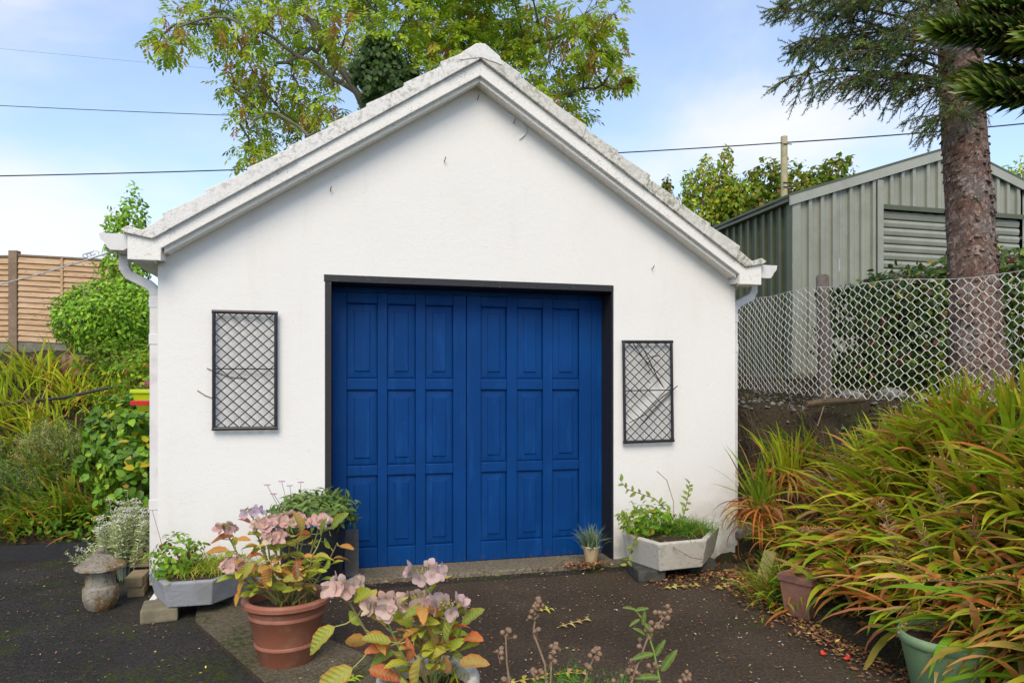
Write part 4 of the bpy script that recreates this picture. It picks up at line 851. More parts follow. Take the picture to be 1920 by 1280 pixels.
nb, nd, nn_, nl, nc = map(np.concatenate, (nb, nd, nn_, nl, nc)); V, F, C = leaves(nb, nd, nn_, nl, np.full(len(nb), .0058), nc, 'needle')
o = np_mesh('needles', V, F, 'needle', ST, C); o['kind'] = 'stuff'
o = dead.build('twigs', 'twig_tan', ST); o['kind'] = 'stuff'

# ------------------------------------------------------------------ monkey puzzle branches at top right
MT = thing('monkey_puzzle_tree', (3.0, -3.15, 0.6), 'monkey puzzle tree reaching scaly dark branches in at top right', 'tree')
MB().tube([(3.0, -3.15, 0.2), (2.98, -3.14, 2.4), (2.95, -3.12, 4.6)], [0.16, 0.13, 0.09], 14).build('trunk', 'spruce_bark', MT, smooth=True)
mb_, md_, mn_, ml_, mc_ = [], [], [], [], []; mw_ = []
for bi, (P, rb) in enumerate((([(2.95, -3.1, 2.78), (2.4, -3.0, 2.72), (1.95, -2.88, 2.58), (1.66, -2.79, 2.555), (1.53, -2.74, 2.585)], .036), ([(2.95, -3.1, 3.0), (2.3, -2.95, 2.93), (1.75, -2.78, 2.83), (1.40, -2.70, 2.835)], .036), ([(2.95, -3.1, 3.1), (2.4, -3.2, 2.98), (1.95, -3.0, 2.80), (1.70, -2.82, 2.775)], .034),
        ([(2.95, -3.1, 2.9), (2.35, -2.9, 2.80), (1.95, -2.8, 2.68), (1.62, -2.66, 2.68)], .034), ([(2.95, -3.1, 3.2), (2.3, -2.9, 3.12), (1.85, -2.75, 2.96), (1.60, -2.70, 2.93)], .036), ([(2.95, -3.1, 2.72), (2.5, -3.0, 2.66), (2.1, -2.88, 2.55), (1.85, -2.8, 2.52)], .034), ([(2.95, -3.1, 3.3), (2.4, -2.9, 3.2), (2.0, -2.7, 3.0), (1.72, -2.5, 2.95)], .036), ([(2.95, -3.1, 2.85), (2.4, -2.95, 2.80), (2.0, -2.75, 2.68), (1.66, -2.58, 2.70)], .036), ([(2.95, -3.1, 2.95), (2.4, -3.0, 2.92), (2.0, -2.8, 2.82), (1.72, -2.7, 2.80)], .036))):
    Q = [Vector(p) for p in P]; pts = []
    for i in range(len(Q)-1):
        p0, p1, p2, p3 = Q[max(i-1, 0)], Q[i], Q[i+1], Q[min(i+2, len(Q)-1)]
        for j in range(8):
            t = j/8; pts.append(0.5*((2*p1)+(p2-p0)*t+(2*p0-5*p1+4*p2-p3)*t*t+(3*p1-p0-3*p2+p3)*t**3))
    pts.append(Q[-1]); MB().tube(pts, [0.018]*(len(pts)-1)+[.008], 8).build('branch', 'bark_twig', MT)
    acc = np.array([list(p) for p in pts]); sl2 = np.concatenate([[0], np.cumsum(np.linalg.norm(np.diff(acc, axis=0), axis=1))]); tot = sl2[-1]
    nL = int(tot/0.0024); s_ = np.linspace(0, tot, nL)+rg.uniform(-.002, .002, nL); s_ = np.clip(s_, 0, tot-1e-4)
    bb = np.stack([np.interp(s_, sl2, acc[:, q]) for q in range(3)], -1); ax = unit(np.stack([np.interp(np.minimum(s_+.03, tot), sl2, acc[:, q])-np.interp(np.maximum(s_-.03, 0), sl2, acc[:, q]) for q in range(3)], -1))
    ga = np.arange(nL)*2.39996; e1 = unit(np.cross(ax, np.array([0, 0, 1.0]))); e2 = np.cross(ax, e1); rdv = e1*np.cos(ga)[:, None]+e2*np.sin(ga)[:, None]
    endf = np.clip((s_-tot+.07)/.07, 0, 1)[:, None]
    mb_.append(bb+rdv*.012); md_.append(unit(ax*(0.95+endf)+rdv*(0.85-.25*endf)+rg.normal(0, .10, (nL, 3)))); mn_.append(unit(rdv-ax*.6)); ml_.append(np.full(nL, .105)*(1-.25*endf[:, 0])*rg.uniform(.85, 1.15, nL))
    base = rcol(rg, [(3, (0.020, 0.052, 0.016)), (2, (0.030, 0.070, 0.018))], nL, .25); tip = np.array((0.16, 0.26, 0.02)); fr_ = np.clip((s_-tot+.16)/.16, 0, 1)[:, None]*(.85 if bi in (1, 2) else .45); mc_.append(base*(1-fr_)+tip*fr_)
mb_, md_, mn_, ml_, mc_ = map(np.concatenate, (mb_, md_, mn_, ml_, mc_)); k = len(mb_); d = unit(md_); sd = unit(np.cross(d, mn_)); nn = np.cross(sd, d)
Tm = np.array([(0, .36, 0), (0, -.36, 0), (.35, .5, .05), (.35, -.5, .05), (.7, .26, .02), (.7, -.26, .02), (1, 0, -.02), (.35, 0, -.04)]); Fm = np.array([(0, 1, 7), (0, 7, 2), (1, 3, 7), (2, 7, 4), (3, 5, 7), (4, 7, 5), (4, 5, 6)])
V = mb_[:, None]+d[:, None]*Tm[None, :, :1]*ml_[:, None, None]+sd[:, None]*Tm[None, :, 1:2]*0.027+nn[:, None]*Tm[None, :, 2:]*ml_[:, None, None]
Cm = mc_[:, None]*np.array([.85, .85, 1, 1, 1.1, 1.1, 1, 1])[None, :, None]; Cm[:, 6] = np.array((.30, .24, .03)); Cm[:, 4:6] = Cm[:, 4:6]*.7+np.array((.16, .17, .02))*.3
o = np_mesh('scale_leaves', V.reshape(-1, 3), (Fm[None]+(np.arange(k)*8)[:, None, None]).reshape(-1, 3), 'spiky_leaf', MT, Cm.reshape(-1, 3)); o['kind'] = 'stuff'

# ------------------------------------------------------------------ netting fence
path = [(3.60, 3.2), (3.585, 2.2), (3.50, 0.60), (3.66, -0.35), (3.84, -1.05), (3.96, -1.75), (4.05, -2.6)]
pz = [(1.36, 2.36), (1.345, 2.36), (1.27, 2.31), (1.24, 2.24), (1.165, 2.19), (1.14, 2.17), (1.12, 2.15)]
pl = np.concatenate([[0], np.cumsum([math.dist(path[i], path[i+1]) for i in range(len(path)-1)])])
NT = thing('net_fence', (3.5, 0.6, 1.27), 'white plastic hexagonal net fence on posts above the right bank', 'fence')
def npt(u, v):
    x, y = np.interp(u, pl, [p[0] for p in path]), np.interp(u, pl, [p[1] for p in path]); zb, zt = np.interp(u, pl, [p[0] for p in pz]), np.interp(u, pl, [p[1] for p in pz])
    bul = .035*math.sin(u*2.1+v*2)*math.sin(v*3.1)+.02*math.sin(u*5+1); return Vector((x+bul-.06, y, zb+(zt-zb)*v+.012*math.sin(u*6)*(v > .5)))
net = MB(); rows_n = 13; cu = 0.112; hv = 1/rows_n; nu = int(pl[-1]/cu)
for i in range(nu):
    for r_ in range(rows_n*2+1):
        v = r_*hv/2; u = (i+(0.5 if r_ % 2 else 0))*cu
        a, bq = npt(u-.011, v), npt(u+.011, v); net.tube([a, bq], 0.0037, 4, False)            # short twisted bar
        if r_ < rows_n*2:
            u2 = (i+(0.5 if r_ % 2 == 0 else -0.0+1.0))*cu
            net.tube([npt(u+.011, v), npt(u+cu*.5-.011, v+hv/2)], 0.0032, 4, False)
            net.tube([npt(u-.011, v), npt(u-cu*.5+.011, v+hv/2)], 0.0032, 4, False)
net.build('netting', 'net_plastic', NT)
for (x, y, z0, z1, r_, lean) in ((3.56, 0.66, 0.95, 2.44, .062, .03), (3.72, 3.1, 1.1, 2.5, .05, 0), (4.12, -2.4, .9, 2.3, .05, 0)):
    MB().tube([(x, y, z0), (x-lean*.5, y, (z0+z1)/2), (x-lean, y+.01, z1-.02), (x-lean, y+.01, z1)], [r_*1.12, r_, r_*.95, r_*.7], 12).build('post', 'net_post', NT, smooth=True)
MB().tube([npt(u, 1.0) for u in np.linspace(0.1, pl[-1]-.1, 40)], 0.003, 4).build('top_wire', 'wire_white', NT)

# ------------------------------------------------------------------ strap-leaved clumps
CG = [(3, (0.09, 0.18, 0.018)), (2.2, (0.13, 0.215, 0.022)), (1.2, (0.20, 0.25, 0.028)), (.5, (0.065, 0.13, 0.015))]
CY = [(3, (0.165, 0.245, 0.016)), (2, (0.235, 0.28, 0.02)), (1, (0.125, 0.22, 0.015)), (.6, (0.38, 0.36, 0.03))]
CB = [(3, (0.38, 0.13, 0.028)), (2, (0.44, 0.20, 0.055)), (1, (0.24, 0.09, 0.035)), (.9, (0.50, 0.31, 0.11))]
TIPB = np.array((0.55, 0.30, 0.08))
def clump(p, n, L, az, spread, el, droop, wd, label, seed, floor, pal=CG, dead=0.3, rr_=0.13, group=None, name='strap_leaf_clump', cat='plant', skirt=0, flowers=0):
    rg = np.random.default_rng(seed); T = thing(name, p, label, cat, group)
    def mk(m, pal_, l0, el_, dr_, wf):
        root = np.array(p)+np.c_[rg.normal(0, rr_, (m, 2)), np.zeros(m)]; root[:, 2] = np.maximum(floor(root[:, 0], root[:, 1]), p[2]-.15) if floor else p[2]
        a = R(az)+rg.normal(0, R(spread), m); c0 = rcol(rg, pal_, m, .25); c1 = c0*1.05
        tipb = rg.random(m) < .15; c1[tipb] = TIPB*rg.uniform(.6, 1.1, (tipb.sum(), 1))
        return blades(rg, root, a, l0*rg.uniform(.6, 1.15, m), R(el_)+rg.normal(0, .22, m), R(dr_)*rg.uniform(.45, 1.35, m), wd*wf*rg.uniform(.6, 1.2, m), c0, c1, floor=floor)
    V, F, C = mk(int(n*(1-dead)), pal, L, el, droop, 1.0); o = np_mesh('green_blades', V, F, 'blade', T, C); o['kind'] = 'stuff'
    if dead > 0:
        V, F, C = mk(int(n*dead), CB, L*.97, el-5, droop*1.1, .85); o = np_mesh('dead_blades', V, F, 'blade', T, C); o['kind'] = 'stuff'
    if skirt:
        root = np.array(p)+np.c_[rg.normal(0, rr_*.55, (skirt, 2)), rg.uniform(-.1, .04, skirt)]; a = rg.uniform(0, 6.28, skirt); c0 = rcol(rg, CB, skirt, .35)
        V, F, C = blades(rg, root, a, L*rg.uniform(.45, .95, skirt), R(25)+rg.normal(0, .3, skirt), R(125)*rg.uniform(.8, 1.1, skirt), wd*rg.uniform(.5, .95, skirt), c0, c0*.8, floor=None, tw=1.2)
        V[:, 2] = np.maximum(V[:, 2], z_right(V[:, 0], V[:, 1])+.01); o = np_mesh('withered_skirt', V, F, 'blade', T, C); o['kind'] = 'stuff'
    if flowers:
        fs = MB(); bd = MB()
        for k in range(flowers):
            a = R(az)+rg.normal(0, R(spread*.7)); l_ = L*rg.uniform(.9, 1.25); q = Vector(p)+Vector((rg.normal(0, rr_), rg.normal(0, rr_), 0)); e_ = R(el)+rg.normal(.05, .15); pts = [q.copy()]
            for s_ in range(9): q = q+Vector((math.cos(e_)*math.cos(a), math.cos(e_)*math.sin(a), math.sin(e_)))*(l_/9); e_ -= R(droop*.85)/9; pts.append(q.copy())
            if floor is not None:
                for q_ in pts: q_.z = max(q_.z, float(floor(q_.x, q_.y))+.06)
            fs.tube(pts, [0.0028]*9+[.0012], 4, False)
            for s_ in range(5, 10):
                for t in (0, .33, .66):
                    c_ = pts[s_-1].lerp(pts[s_], t); bd.ball(c_+Vector((rg.uniform(-.006, .006), rg.uniform(-.006, .006), .007)), rg.uniform(.0035, .006), 5, 3)
        o = fs.build('flower_stems', 'cane', T); o['kind'] = 'stuff'
        o = bd.build('seed_buds', M['bud_orange'], T); o['kind'] = 'stuff'
    return T
b = NB('bud_orange'); b.base((0.55, 0.20, 0.02), 0.6)
# the drift on the right bank
clump((1.98, -1.66, 0.16), 60, .46, 195, 35, 52, 88, 0.036, 'green and rust tuft leaning over the square clay pot', 232, z_right, CG, 0.45, .08, None)
clump((1.80, -2.60, 0.29), 60, .42, 190, 75, 48, 85, 0.034, 'strap leaves sprawling across the top of the green pot', 231, z_right, CG, 0.35, .07, None)
rr = random.Random(77); k = 0
GR = 'strap-leaved clumps in the right bank drift'
spots = []
for gx, gy in [(x, y) for y in (-3.3, -2.95, -2.6, -2.3, -2.0, -1.7, -1.4, -1.1, -0.8) for x in (1.95, 2.3, 2.65, 3.0, 3.35)]:
    x, y = gx+rr.uniform(-.12, .12), gy+rr.uniform(-.12, .12)
    if y > -1.55 and x < 2.25: continue
    if gx > 3.3 and y < -0.95: continue
    if y > -1.0 and gx < 2.9: continue
    if gx < 2.0 and y < -2.35: continue
    if gx < 2.0: x += 0.2
    spots.append((x, y))
spots += [(2.0, -2.62), (2.05, -2.86), (2.12, -2.72), (2.2, -2.98), (2.15, -2.45), (2.08, -2.12)]
for (x, y) in spots:
    z = float(z_right(x, y)); front_ = x < 2.4
    zone = 0 if y < -2.5 else (1 if front_ else (2 if x < 2.85 else 3))
    LB = ('arching strap-leaved clump spilling round the pale green pot', 'rust streaked strap-leaved clump hanging over the apron edge behind square pot', 'arching strap-leaved clump halfway up the right bank', 'arching strap-leaved clump near the top of right bank below the net')[zone]; GR = ('clumps round the green pot', 'clumps along the apron edge', 'clumps halfway up the right bank', 'clumps high on the right bank')[zone]
    clump((x, y, z), 84, rr.uniform(.58, .82)*((.70 if y > -2.0 else .86) if x < 2.45 else (1 if x < 2.8 else .8)), rr.uniform(172, 208), 32, 50 if front_ else 56, 88 if front_ else 78, 0.041, LB, 100+k, z_right, CG if rr.random() < (.6 if front_ else .3) else CY, (0.55 if zone == 1 else (0.42 if zone == 0 else 0.27)), .13, GR, flowers=2 if rr.random() < .35 else 0); k += 1
# upright fresh clumps under the net
for (x, y, l_, lab) in ((3.30, -0.30, .50, 'upright fresh green clump left of centre below the net'), (3.38, -0.58, .52, 'tallest upright yellow green clump below the net fence'), (3.45, -0.85, .46, 'upright green clump below the net in front of the big trunk'), (3.55, -1.35, .40, 'upright green clump below the net at right edge')):
    clump((x, y, float(z_right(x, y))), 130, l_, 180, 70, 78, 34, 0.020, lab, 200+int(x*100), z_right, CY, 0.10, .11, None)
# clumps growing out by the garage corner
clump((2.12, -0.42, 0.42), 42, .50, 195, 60, 70, 40, 0.020, 'small strap-leaved tuft with rusty skirt at the garage right corner', 221, None, CG, 0.05, .045, None, skirt=80)
clump((2.50, -0.20, 0.62), 60, .45, 190, 80, 74, 34, 0.020, 'bright upright tuft over a large rusty skirt below the bank face', 222, None, CY, 0.03, .05, None, skirt=200)
clump((2.28, -0.62, 0.25), 60, .45, 200, 50, 55, 70, 0.018, 'half withered tuft behind the yellowish stone', 223, z_right, CG, 0.55, .07, None, skirt=70)
clump((2.30, -0.30, 0.30), 60, .40, 215, 70, 62, 60, 0.018, 'green and brown tuft between garage corner and rusty skirt', 227, z_right, CY, 0.4, .1, None)
clump((2.85, -0.05, 0.80), 90, .55, 200, 50, 58, 66, 0.020, 'arching tuft against the bare bank face', 228, z_right, CG, 0.35, .1, None)
clump((1.74, -1.12, 0.05), 220, .30, 190, 70, 62, 75, 0.006, 'fine grassy tussock between stone block and square clay pot', 224, z_right, CG, 0.15, .08, None, 'grass_tussock', 'grass')
clump((1.68, -1.30, 0.05), 40, .34, 190, 40, 42, 70, 0.020, 'low green tuft spilling on the apron left of square pot', 225, z_right, CG, 0.25, .06, None)
# left bed
k = 0; LSP = [(-4.9, 3.9, .62, 165, CY, 'yellow green arching clump at left edge below the fence'), (-4.4, 4.1, .66, 150, CY, 'upper yellow green clump below the grey gravel board'), (-3.9, 3.7, .62, 110, CY, 'bright upright clump below the stump'), (-3.45, 3.35, .55, 95, CY, 'bright upright clump right of the black hose'), (-4.5, 3.35, .62, 180, CY, 'arching golden clump in the middle of the left bed'), (-3.95, 3.0, .60, 170, CY, 'golden arching clump above the dark lower clump'), (-5.1, 3.2, .6, 180, CY, 'arching clump cut by the left picture edge'),
              (-3.45, 2.55, .52, 150, CG, 'green clump beside the broad-leaved shrub'), (-3.75, 2.15, .55, 190, CG, 'green clump above the lowest drooping clump'), (-3.28, 1.75, .56, 215, CG, 'lowest drooping clump hanging over the black edging board'), (-3.02, 1.75, .45, 280, CG, 'drooping clump between edging board and low dark shrub'), (-4.2, 2.5, .5, 200, CG, 'shaded clump behind the grey feathery shrub'), (-3.55, 1.55, .42, 240, CG, 'small drooping clump at the bed edge'), (-5.6, 5.0, .5, 100, CG, 'thin grassy clump in front of the fence post')]
for (x, y, l_, az, pal, lab) in LSP:
    clump((x, y, float(z_left(x, y))), 120, l_, az, 50, 62, 72, 0.024, lab, 300+k, z_left, pal, 0.12, .13, None); k += 1
# grey feathery shrub at left edge, low cover
rgn = np.random.default_rng(60)
def feathery(c, rad, n, label, seed, pal, L=.16):
    rg = np.random.default_rng(seed); T = thing('feathery_shrub', (c[0], c[1], c[2]-rad[2]), label, 'shrub'); B, D, Nn, Ll, Cc = [], [], [], [], []
    d = sphere_dirs(rg, n); P = np.array(c)+d*np.array(rad)*rg.uniform(.5, 1, (n, 1)); ax = unit(d*.7+np.array((0, -.15, .55))+rg.normal(0, .25, (n, 3))); col = rcol(rg, pal, n, .3)
    for j in range(14):
        f = j/14; a = rg.normal(size=(n, 3)); rad_ = unit(np.cross(ax, a)); B.append(P+ax*L*f); D.append(unit(ax*.8+rad_)); Nn.append(a); Ll.append(.045*(1-f*.6)*np.ones(n)); Cc.append(col*(.9+.3*f))
    V, F, C = leaves(np.concatenate(B), np.concatenate(D), np.concatenate(Nn), np.concatenate(Ll), np.full(n*14, .008), np.concatenate(Cc), 'needle'); o = np_mesh('foliage', V, F, 'needle', T, C); o['kind'] = 'stuff'
FE = [(2, (0.13, 0.17, 0.08)), (2, (0.085, 0.125, 0.055)), (1, (0.20, 0.22, 0.12))]
feathery((-4.25, 1.95, .55), (.34, .30, .50), 700, 'grey green feathery shrub at the left picture edge', 61, FE)
feathery((-3.85, 1.75, .32), (.40, .25, .30), 600, 'low dark feathery shrub beside the black edging at left', 62, [(2, (0.045, 0.085, 0.035)), (1, (0.09, 0.12, 0.05))])
feathery((-3.62, 2.35, .68), (.30, .25, .28), 450, 'feathery grey spray between the strap-leaved clumps at left', 63, FE)
shrub('ground_cover', (-3.0, 1.5, .14), (.6, .2, .18), 900, .05, DG, 'low dark leafy ground cover behind the silver plant', 'plant', 64, 'leaf', trunk=False)
# low weeds on soil
def weeds(name, zf, area, n, pal, label, seed, L=.05):
    rg = np.random.default_rng(seed); x = rg.uniform(area[0], area[1], n); y = rg.uniform(area[2], area[3], n); z = zf(x, y)
    P = np.c_[x, y, z+rg.uniform(0, .05, n)]; nr = unit(rg.normal(0, .5, (n, 3))+[0, 0, 1]); dr = unit(np.cross(nr, rg.normal(size=(n, 3)))+[0, 0, .3]); l = L*rg.uniform(.5, 1.3, n)
    V, F, C = leaves(P, dr, nr, l, l*.5, rcol(rg, pal, n, .3), 'diamond'); o = np_mesh(name, V, F, 'leaf', None, C); tag(o, label, 'ground cover', kind='stuff')
weeds('left_weeds', z_left, (-6, -2.4, 1.3, 5.5), 9000, [(2, (0.07, 0.14, 0.02)), (1, (0.14, 0.2, 0.03)), (1.2, (0.16, 0.08, 0.03))], 'low weeds and litter covering the left bed', 65)
weeds('right_litter', z_right, (1.75, 4.6, -3.6, -0.2), 9000, [(1.4, (0.20, 0.085, 0.03)), (1, (0.10, 0.15, 0.03)), (1, (0.10, 0.06, 0.03))], 'dead leaves and weeds covering the right bank', 66)
weeds('bank_litter', z_right, (2.2, 5.2, 0.1, 3.2), 5000, [(2, (0.09, 0.06, 0.035)), (1, (0.16, 0.12, 0.07)), (.6, (0.10, 0.15, 0.03))], 'twigs and leaf litter on top of the bank face', 67, .035)
# stones on the bank
def rock(c, r, rg, seg=9): 
    m = MB().ball((0, 0, 0), 1, seg, 6, (r*rg.uniform(.8, 1.3), r*rg.uniform(.8, 1.3), r*rg.uniform(.5, .85)), .14, rg); m.V = [(v[0]+c[0], v[1]+c[1], v[2]+c[2]) for v in m.V]; return m
rr = random.Random(12); gs = MB()
for k in range(1500):
    x, y = rr.uniform(2.3, 4.8), rr.uniform(-1.4, 3.2)
    if x < 3.2 and y < 0.6: continue
    r_ = rr.uniform(.008, .024); m = rock((x, y, float(z_right(x, y))+r_*.3), r_, rr, 6); gs.add(m.V, m.F)
o = gs.build('gravel', 'stone', smooth=True); tag(o, 'loose grey gravel along the top of the bank', 'gravel', kind='stuff')
for k, (x, y, r_, lab) in enumerate(((3.35, 0.05, .05, 'rounded grey stone on bank edge left of the fresh clumps'), (3.22, 0.16, .04, 'small grey stone beside the post foot'), (2.32, 0.15, .12, 'pale flat stone low against the bank face by the garage'), (2.45, -0.42, .10, 'grey stone peeping under the rusty skirt'), (4.05, 0.9, .13, 'pale kerb stone under the hedge behind the net'), (4.4, 0.75, .11, 'second pale stone under the hedge behind net'), (2.75, 0.52, .07, 'flat stone on the lip of the bare bank'))):
    z = float(z_right(x, y)); o = rock((0, 0, 0), r_, rr, 12).build('garden_stone', 'stone', smooth=True); o.location = (x, y, z+r_*.25); tag(o, lab, 'stone', 'stones on the right bank')
rb = MB()
for k in range(150):
    x = rr.uniform(2.2, 3.25); y = 0.85-.35*(x-2.2)+rr.uniform(-.16, .12); r_ = rr.uniform(.015, .055); m = rock((x, y, float(z_right(x, y))), r_, rr, 8); rb.add(m.V, m.F)
o = rb.build('bank_rubble', 'bank_stone', smooth=False); tag(o, 'dark rubble and clods embedded in the bare bank face', 'rubble', kind='stuff')
# hanging roots on the bank face
rt = MB(); rr = random.Random(5)
for k in range(160):
    x = rr.uniform(2.25, 3.3); y = 0.85-.35*(x-2.2)+rr.uniform(-.05, .1); z = float(z_right(x, y+.15)); P = [(x, y+.05, z), (x+rr.uniform(-.05, .05), y-.08, z-rr.uniform(.05, .15)), (x+rr.uniform(-.1, .1), y-.14+rr.uniform(-.03, .03), z-rr.uniform(.15, .5))]; rt.tube(P, [.004, .003, .0015], 4, False)
o = rt.build('bank_roots', 'bark_twig'); tag(o, 'thin dry roots hanging over the bare bank face', 'roots', kind='stuff')
o = MB().tube([(3.1, .35, 1.2), (3.35, .42, 1.22), (3.7, .3, 1.24)], [.03, .035, .02], 8).build('fallen_branch', 'bark_twig', org=(3.1, .35, 1.2), smooth=True); tag(o, 'dark dead branch lying at the foot of the net post', 'branch')
o = MB().tube([(3.28, .42, 1.0), (3.33, .40, 1.18), (3.38, .42, 1.36)], .006, 5).build('dry_stick', 'stalk_tan', org=(3.28, .42, 1.0)); tag(o, 'thin pale stick leaning by the net post', 'stick')
for (x, y, z0, z1, lab) in ((2.176, -2.075, .18, .745, 'taller bamboo cane upright in the right drift'), (2.25, -2.09, .18, .56, 'shorter bamboo cane upright in the right drift')):
    o = MB().tube([(x, y, z0), (x+.006, y, (z0+z1)/2), (x+.01, y, z1)], .0075, 8).build('bamboo_cane', 'cane', org=(x, y, z0), smooth=True); tag(o, lab, 'cane', 'canes in the right drift')
# dried plume stalks rising through the drift
rr = random.Random(21)
for k, (x, y, h_, lean) in enumerate(((1.96, -1.95, .46, -.16), (2.02, -2.1, .44, -.14), (2.10, -1.75, .50, -.16), (2.18, -2.2, .44, -.10), (1.86, -2.1, .34, -.12), (2.3, -1.9, .50, -.12))):
    z = float(z_right(x, y)); T = thing('dried_plume', (x, y, z), 'brown dried flower plume standing above the right drift', 'plant', 'dried plumes in the right drift'); st = [Vector((x+lean*t*t, y-.05*t, z+h_*t)) for t in np.linspace(0, 1, 8)]
    MB().tube(st, [.004]*7+[.0015], 5).build('stalk', 'stalk_tan', T); pm = MB()
    for q in range(130):
        t = rr.uniform(.35, 1); p = st[0].lerp(st[-1], t); p.x = x+lean*t*t; a = rr.uniform(0, 6.28); l_ = rr.uniform(.02, .085)*(1.2-t*.5); e = p+Vector((math.cos(a)*l_*.7-.008, math.sin(a)*l_*.7, rr.uniform(-.01, .9)*l_)); pm.tube([p, e], [.0010, .0018], 3, False)
        if t < .75 and q % 3 == 0: pm.ball(e, .0055, 5, 3)
    o = pm.build('seed_plume', 'plume_tan', T); o['kind'] = 'stuff'

# ------------------------------------------------------------------ left odds: stump, hose, lime planter
T = thing('tree_stump', (-4.17, 4.55, 1.5), 'cut tree stump with mossy side below the rounded bush', 'stump')
MB().lathe([(.20, 0), (.17, .06), (.155, .16), (.15, .24), (.13, .245), (.02, .25)], (-4.17, 4.5, 1.50), 20, lambda a, z: 1+.07*math.sin(5*a)+.04*math.sin(11*a)).build('stump', 'stump_wood', T, smooth=True)
weeds('stump_moss', lambda x, y: 1.58+0*x, (-4.1, -3.7, 4.2, 4.6), 700, [(2, (0.16, 0.17, 0.02)), (1, (0.22, 0.11, 0.03))], 'yellowish moss clinging round the tree stump', 68, .03)
P = [Vector(p) for p in ((-2.55, 3.2, 1.62), (-2.95, 3.25, 1.52), (-3.4, 3.35, 1.36), (-3.9, 3.35, 1.24), (-4.4, 3.3, 1.18), (-5.2, 3.4, 1.15))]
o = MB().tube(P, .017, 8).build('garden_hose', 'cable_black', org=tuple(P[0]), smooth=True); tag(o, 'black hose running down through the left bed from the garage wall', 'hose')
T = thing('lime_planter', (-2.55, 1.62, 1.15), 'lime green plastic planter in red bracket on the left garage wall', 'planter'); V = []
pc = Vector((-2.52, 1.62, 1.15)); 
for (hx, hy, z) in ((.105, .20, 0), (.14, .235, .155), (.155, .25, .157), (.155, .25, .19), (.14, .235, .19), (.13, .22, .14)): V += [(pc.x+sx*hx-.035, pc.y+sy*hy, pc.z+z) for sx, sy in ((-1, -1), (1, -1), (1, 1), (-1, 1))]
MB().add(V, [(4*k+i, 4*k+(i+1) % 4, 4*k+4+(i+1) % 4, 4*k+4+i) for k in range(5) for i in range(4)]+[(3, 2, 1, 0), (20, 21, 22, 23)]).build('planter_box', 'lime_plastic', T, bevel=.004)
MB().box(-2.70, -2.24, 1.345, 1.372, 1.205, 1.245).build('bracket', 'red_plastic', T, bevel=.004); MB().box(-2.53, -2.49, 1.340, 1.376, 1.15, 1.27).build('bracket', 'red_plastic', T, bevel=.004)
shrub('planter_flowers', (-2.53, 1.62, 1.36), (.13, .2, .07), 240, .05, [(2, (.12, .12, .05)), (1, (.2, .1, .05)), (.25, (.5, .03, .25))], 'straggly planting with a pink bloom in the lime green planter', 'plant', 71, 'leaf', trunk=False)

# ------------------------------------------------------------------ leaf and petal meshes for the hydrangeas
def leaf_mesh(name, seed, rows_=8, wid=.60, droop=.35, fold=.22):
    rg = random.Random(seed); V, E, Vn, F = [], [], [], []; cols_ = (-1, -.55, 0, .55, 1); twist = rg.uniform(-.25, .25)
    for i in range(rows_+1):
        t = i/rows_; wv = wid*.5*(min(1, 1.9*(t**.62)*((1-t)**.80)*1.06) if 0 < t < 1 else 0.0); 
        for c in cols_:
            ser = 1+(.07 if (i % 2) else -.06)*(abs(c) == 1); x = c*wv*ser; z = abs(c)*wv*fold*2-droop*t*t*.55+.02*math.sin(t*9+c*3)+twist*x*t
            V.append((x, t, z)); E.append(abs(c)**1.5 if 0 < t < 1 else 1.0); Vn.append(1.0 if c == 0 else (.35 if abs(c) < .6 and i % 2 else 0))
    n = len(cols_)
    for i in range(rows_):
        for j in range(n-1): F.append((i*n+j, i*n+j+1, (i+1)*n+j+1, (i+1)*n+j))
    me = bpy.data.meshes.new(name); me.from_pydata(V, [], F)
    for k, vals in (('Edge', E), ('Vein', Vn)):
        a = me.attributes.new(k, 'FLOAT', 'POINT'); a.data.foreach_set('value', vals)
    me.polygons.foreach_set('use_smooth', np.ones(len(F), bool)); me.materials.append(M['big_leaf']); return me
LEAFM = [leaf_mesh('leaf', s, droop=rr_) for s, rr_ in ((1, .2), (2, .45), (3, .7), (4, .05), (5, .9))]
def floret_mesh(seed):
    rg = random.Random(seed); V, F, E = [], [], []
    for k in range(4):
        a0 = k*math.pi/2+rg.uniform(-.1, .1); cup = rg.uniform(.05, .65); s = rg.uniform(.9, 1.1); b0 = len(V); L_ = 5
        for i in range(L_):
            t = i/(L_-1); wv = (.06, .34, .52, .46, .12)[i]*s
            for c in (-1, 0, 1):
                r_ = t*s*(1 if c == 0 else .97); V.append((r_*math.cos(a0)-c*wv*math.sin(a0), r_*math.sin(a0)+c*wv*math.cos(a0), cup*t*t+(.06 if c else 0)*t+rg.uniform(-.03, .03))); E.append(t*(1 if c else .7))
        for i in range(L_-1):
            for j in range(2): F.append((b0+i*3+j, b0+i*3+j+1, b0+i*3+3+j+1, b0+i*3+3+j))
    me = bpy.data.meshes.new('floret'); me.from_pydata(V, [], F); a = me.attributes.new('Edge', 'FLOAT', 'POINT'); a.data.foreach_set('value', E); me.polygons.foreach_set('use_smooth', np.ones(len(F), bool)); me.materials.append(M['petal']); return me
FLOM = [floret_mesh(s) for s in (1, 2, 3)]
def place(name, me, parent, pos, ydir, nrm, sc, color):
    o = link(name, me, parent); y = Vector(ydir).normalized(); z = Vector(nrm); x = y.cross(z).normalized(); z = x.cross(y)
    m = Matrix((x, y, z)).transposed().to_4x4(); o.matrix_local = Matrix.Translation(Vector(pos)-wloc(parent)) @ m @ Matrix.Diagonal((sc, sc, sc, 1)); o.color = (*color, 1); return o
RV, FV = Vector((c14, -s14, 0)), Vector((s14, c14, 0))
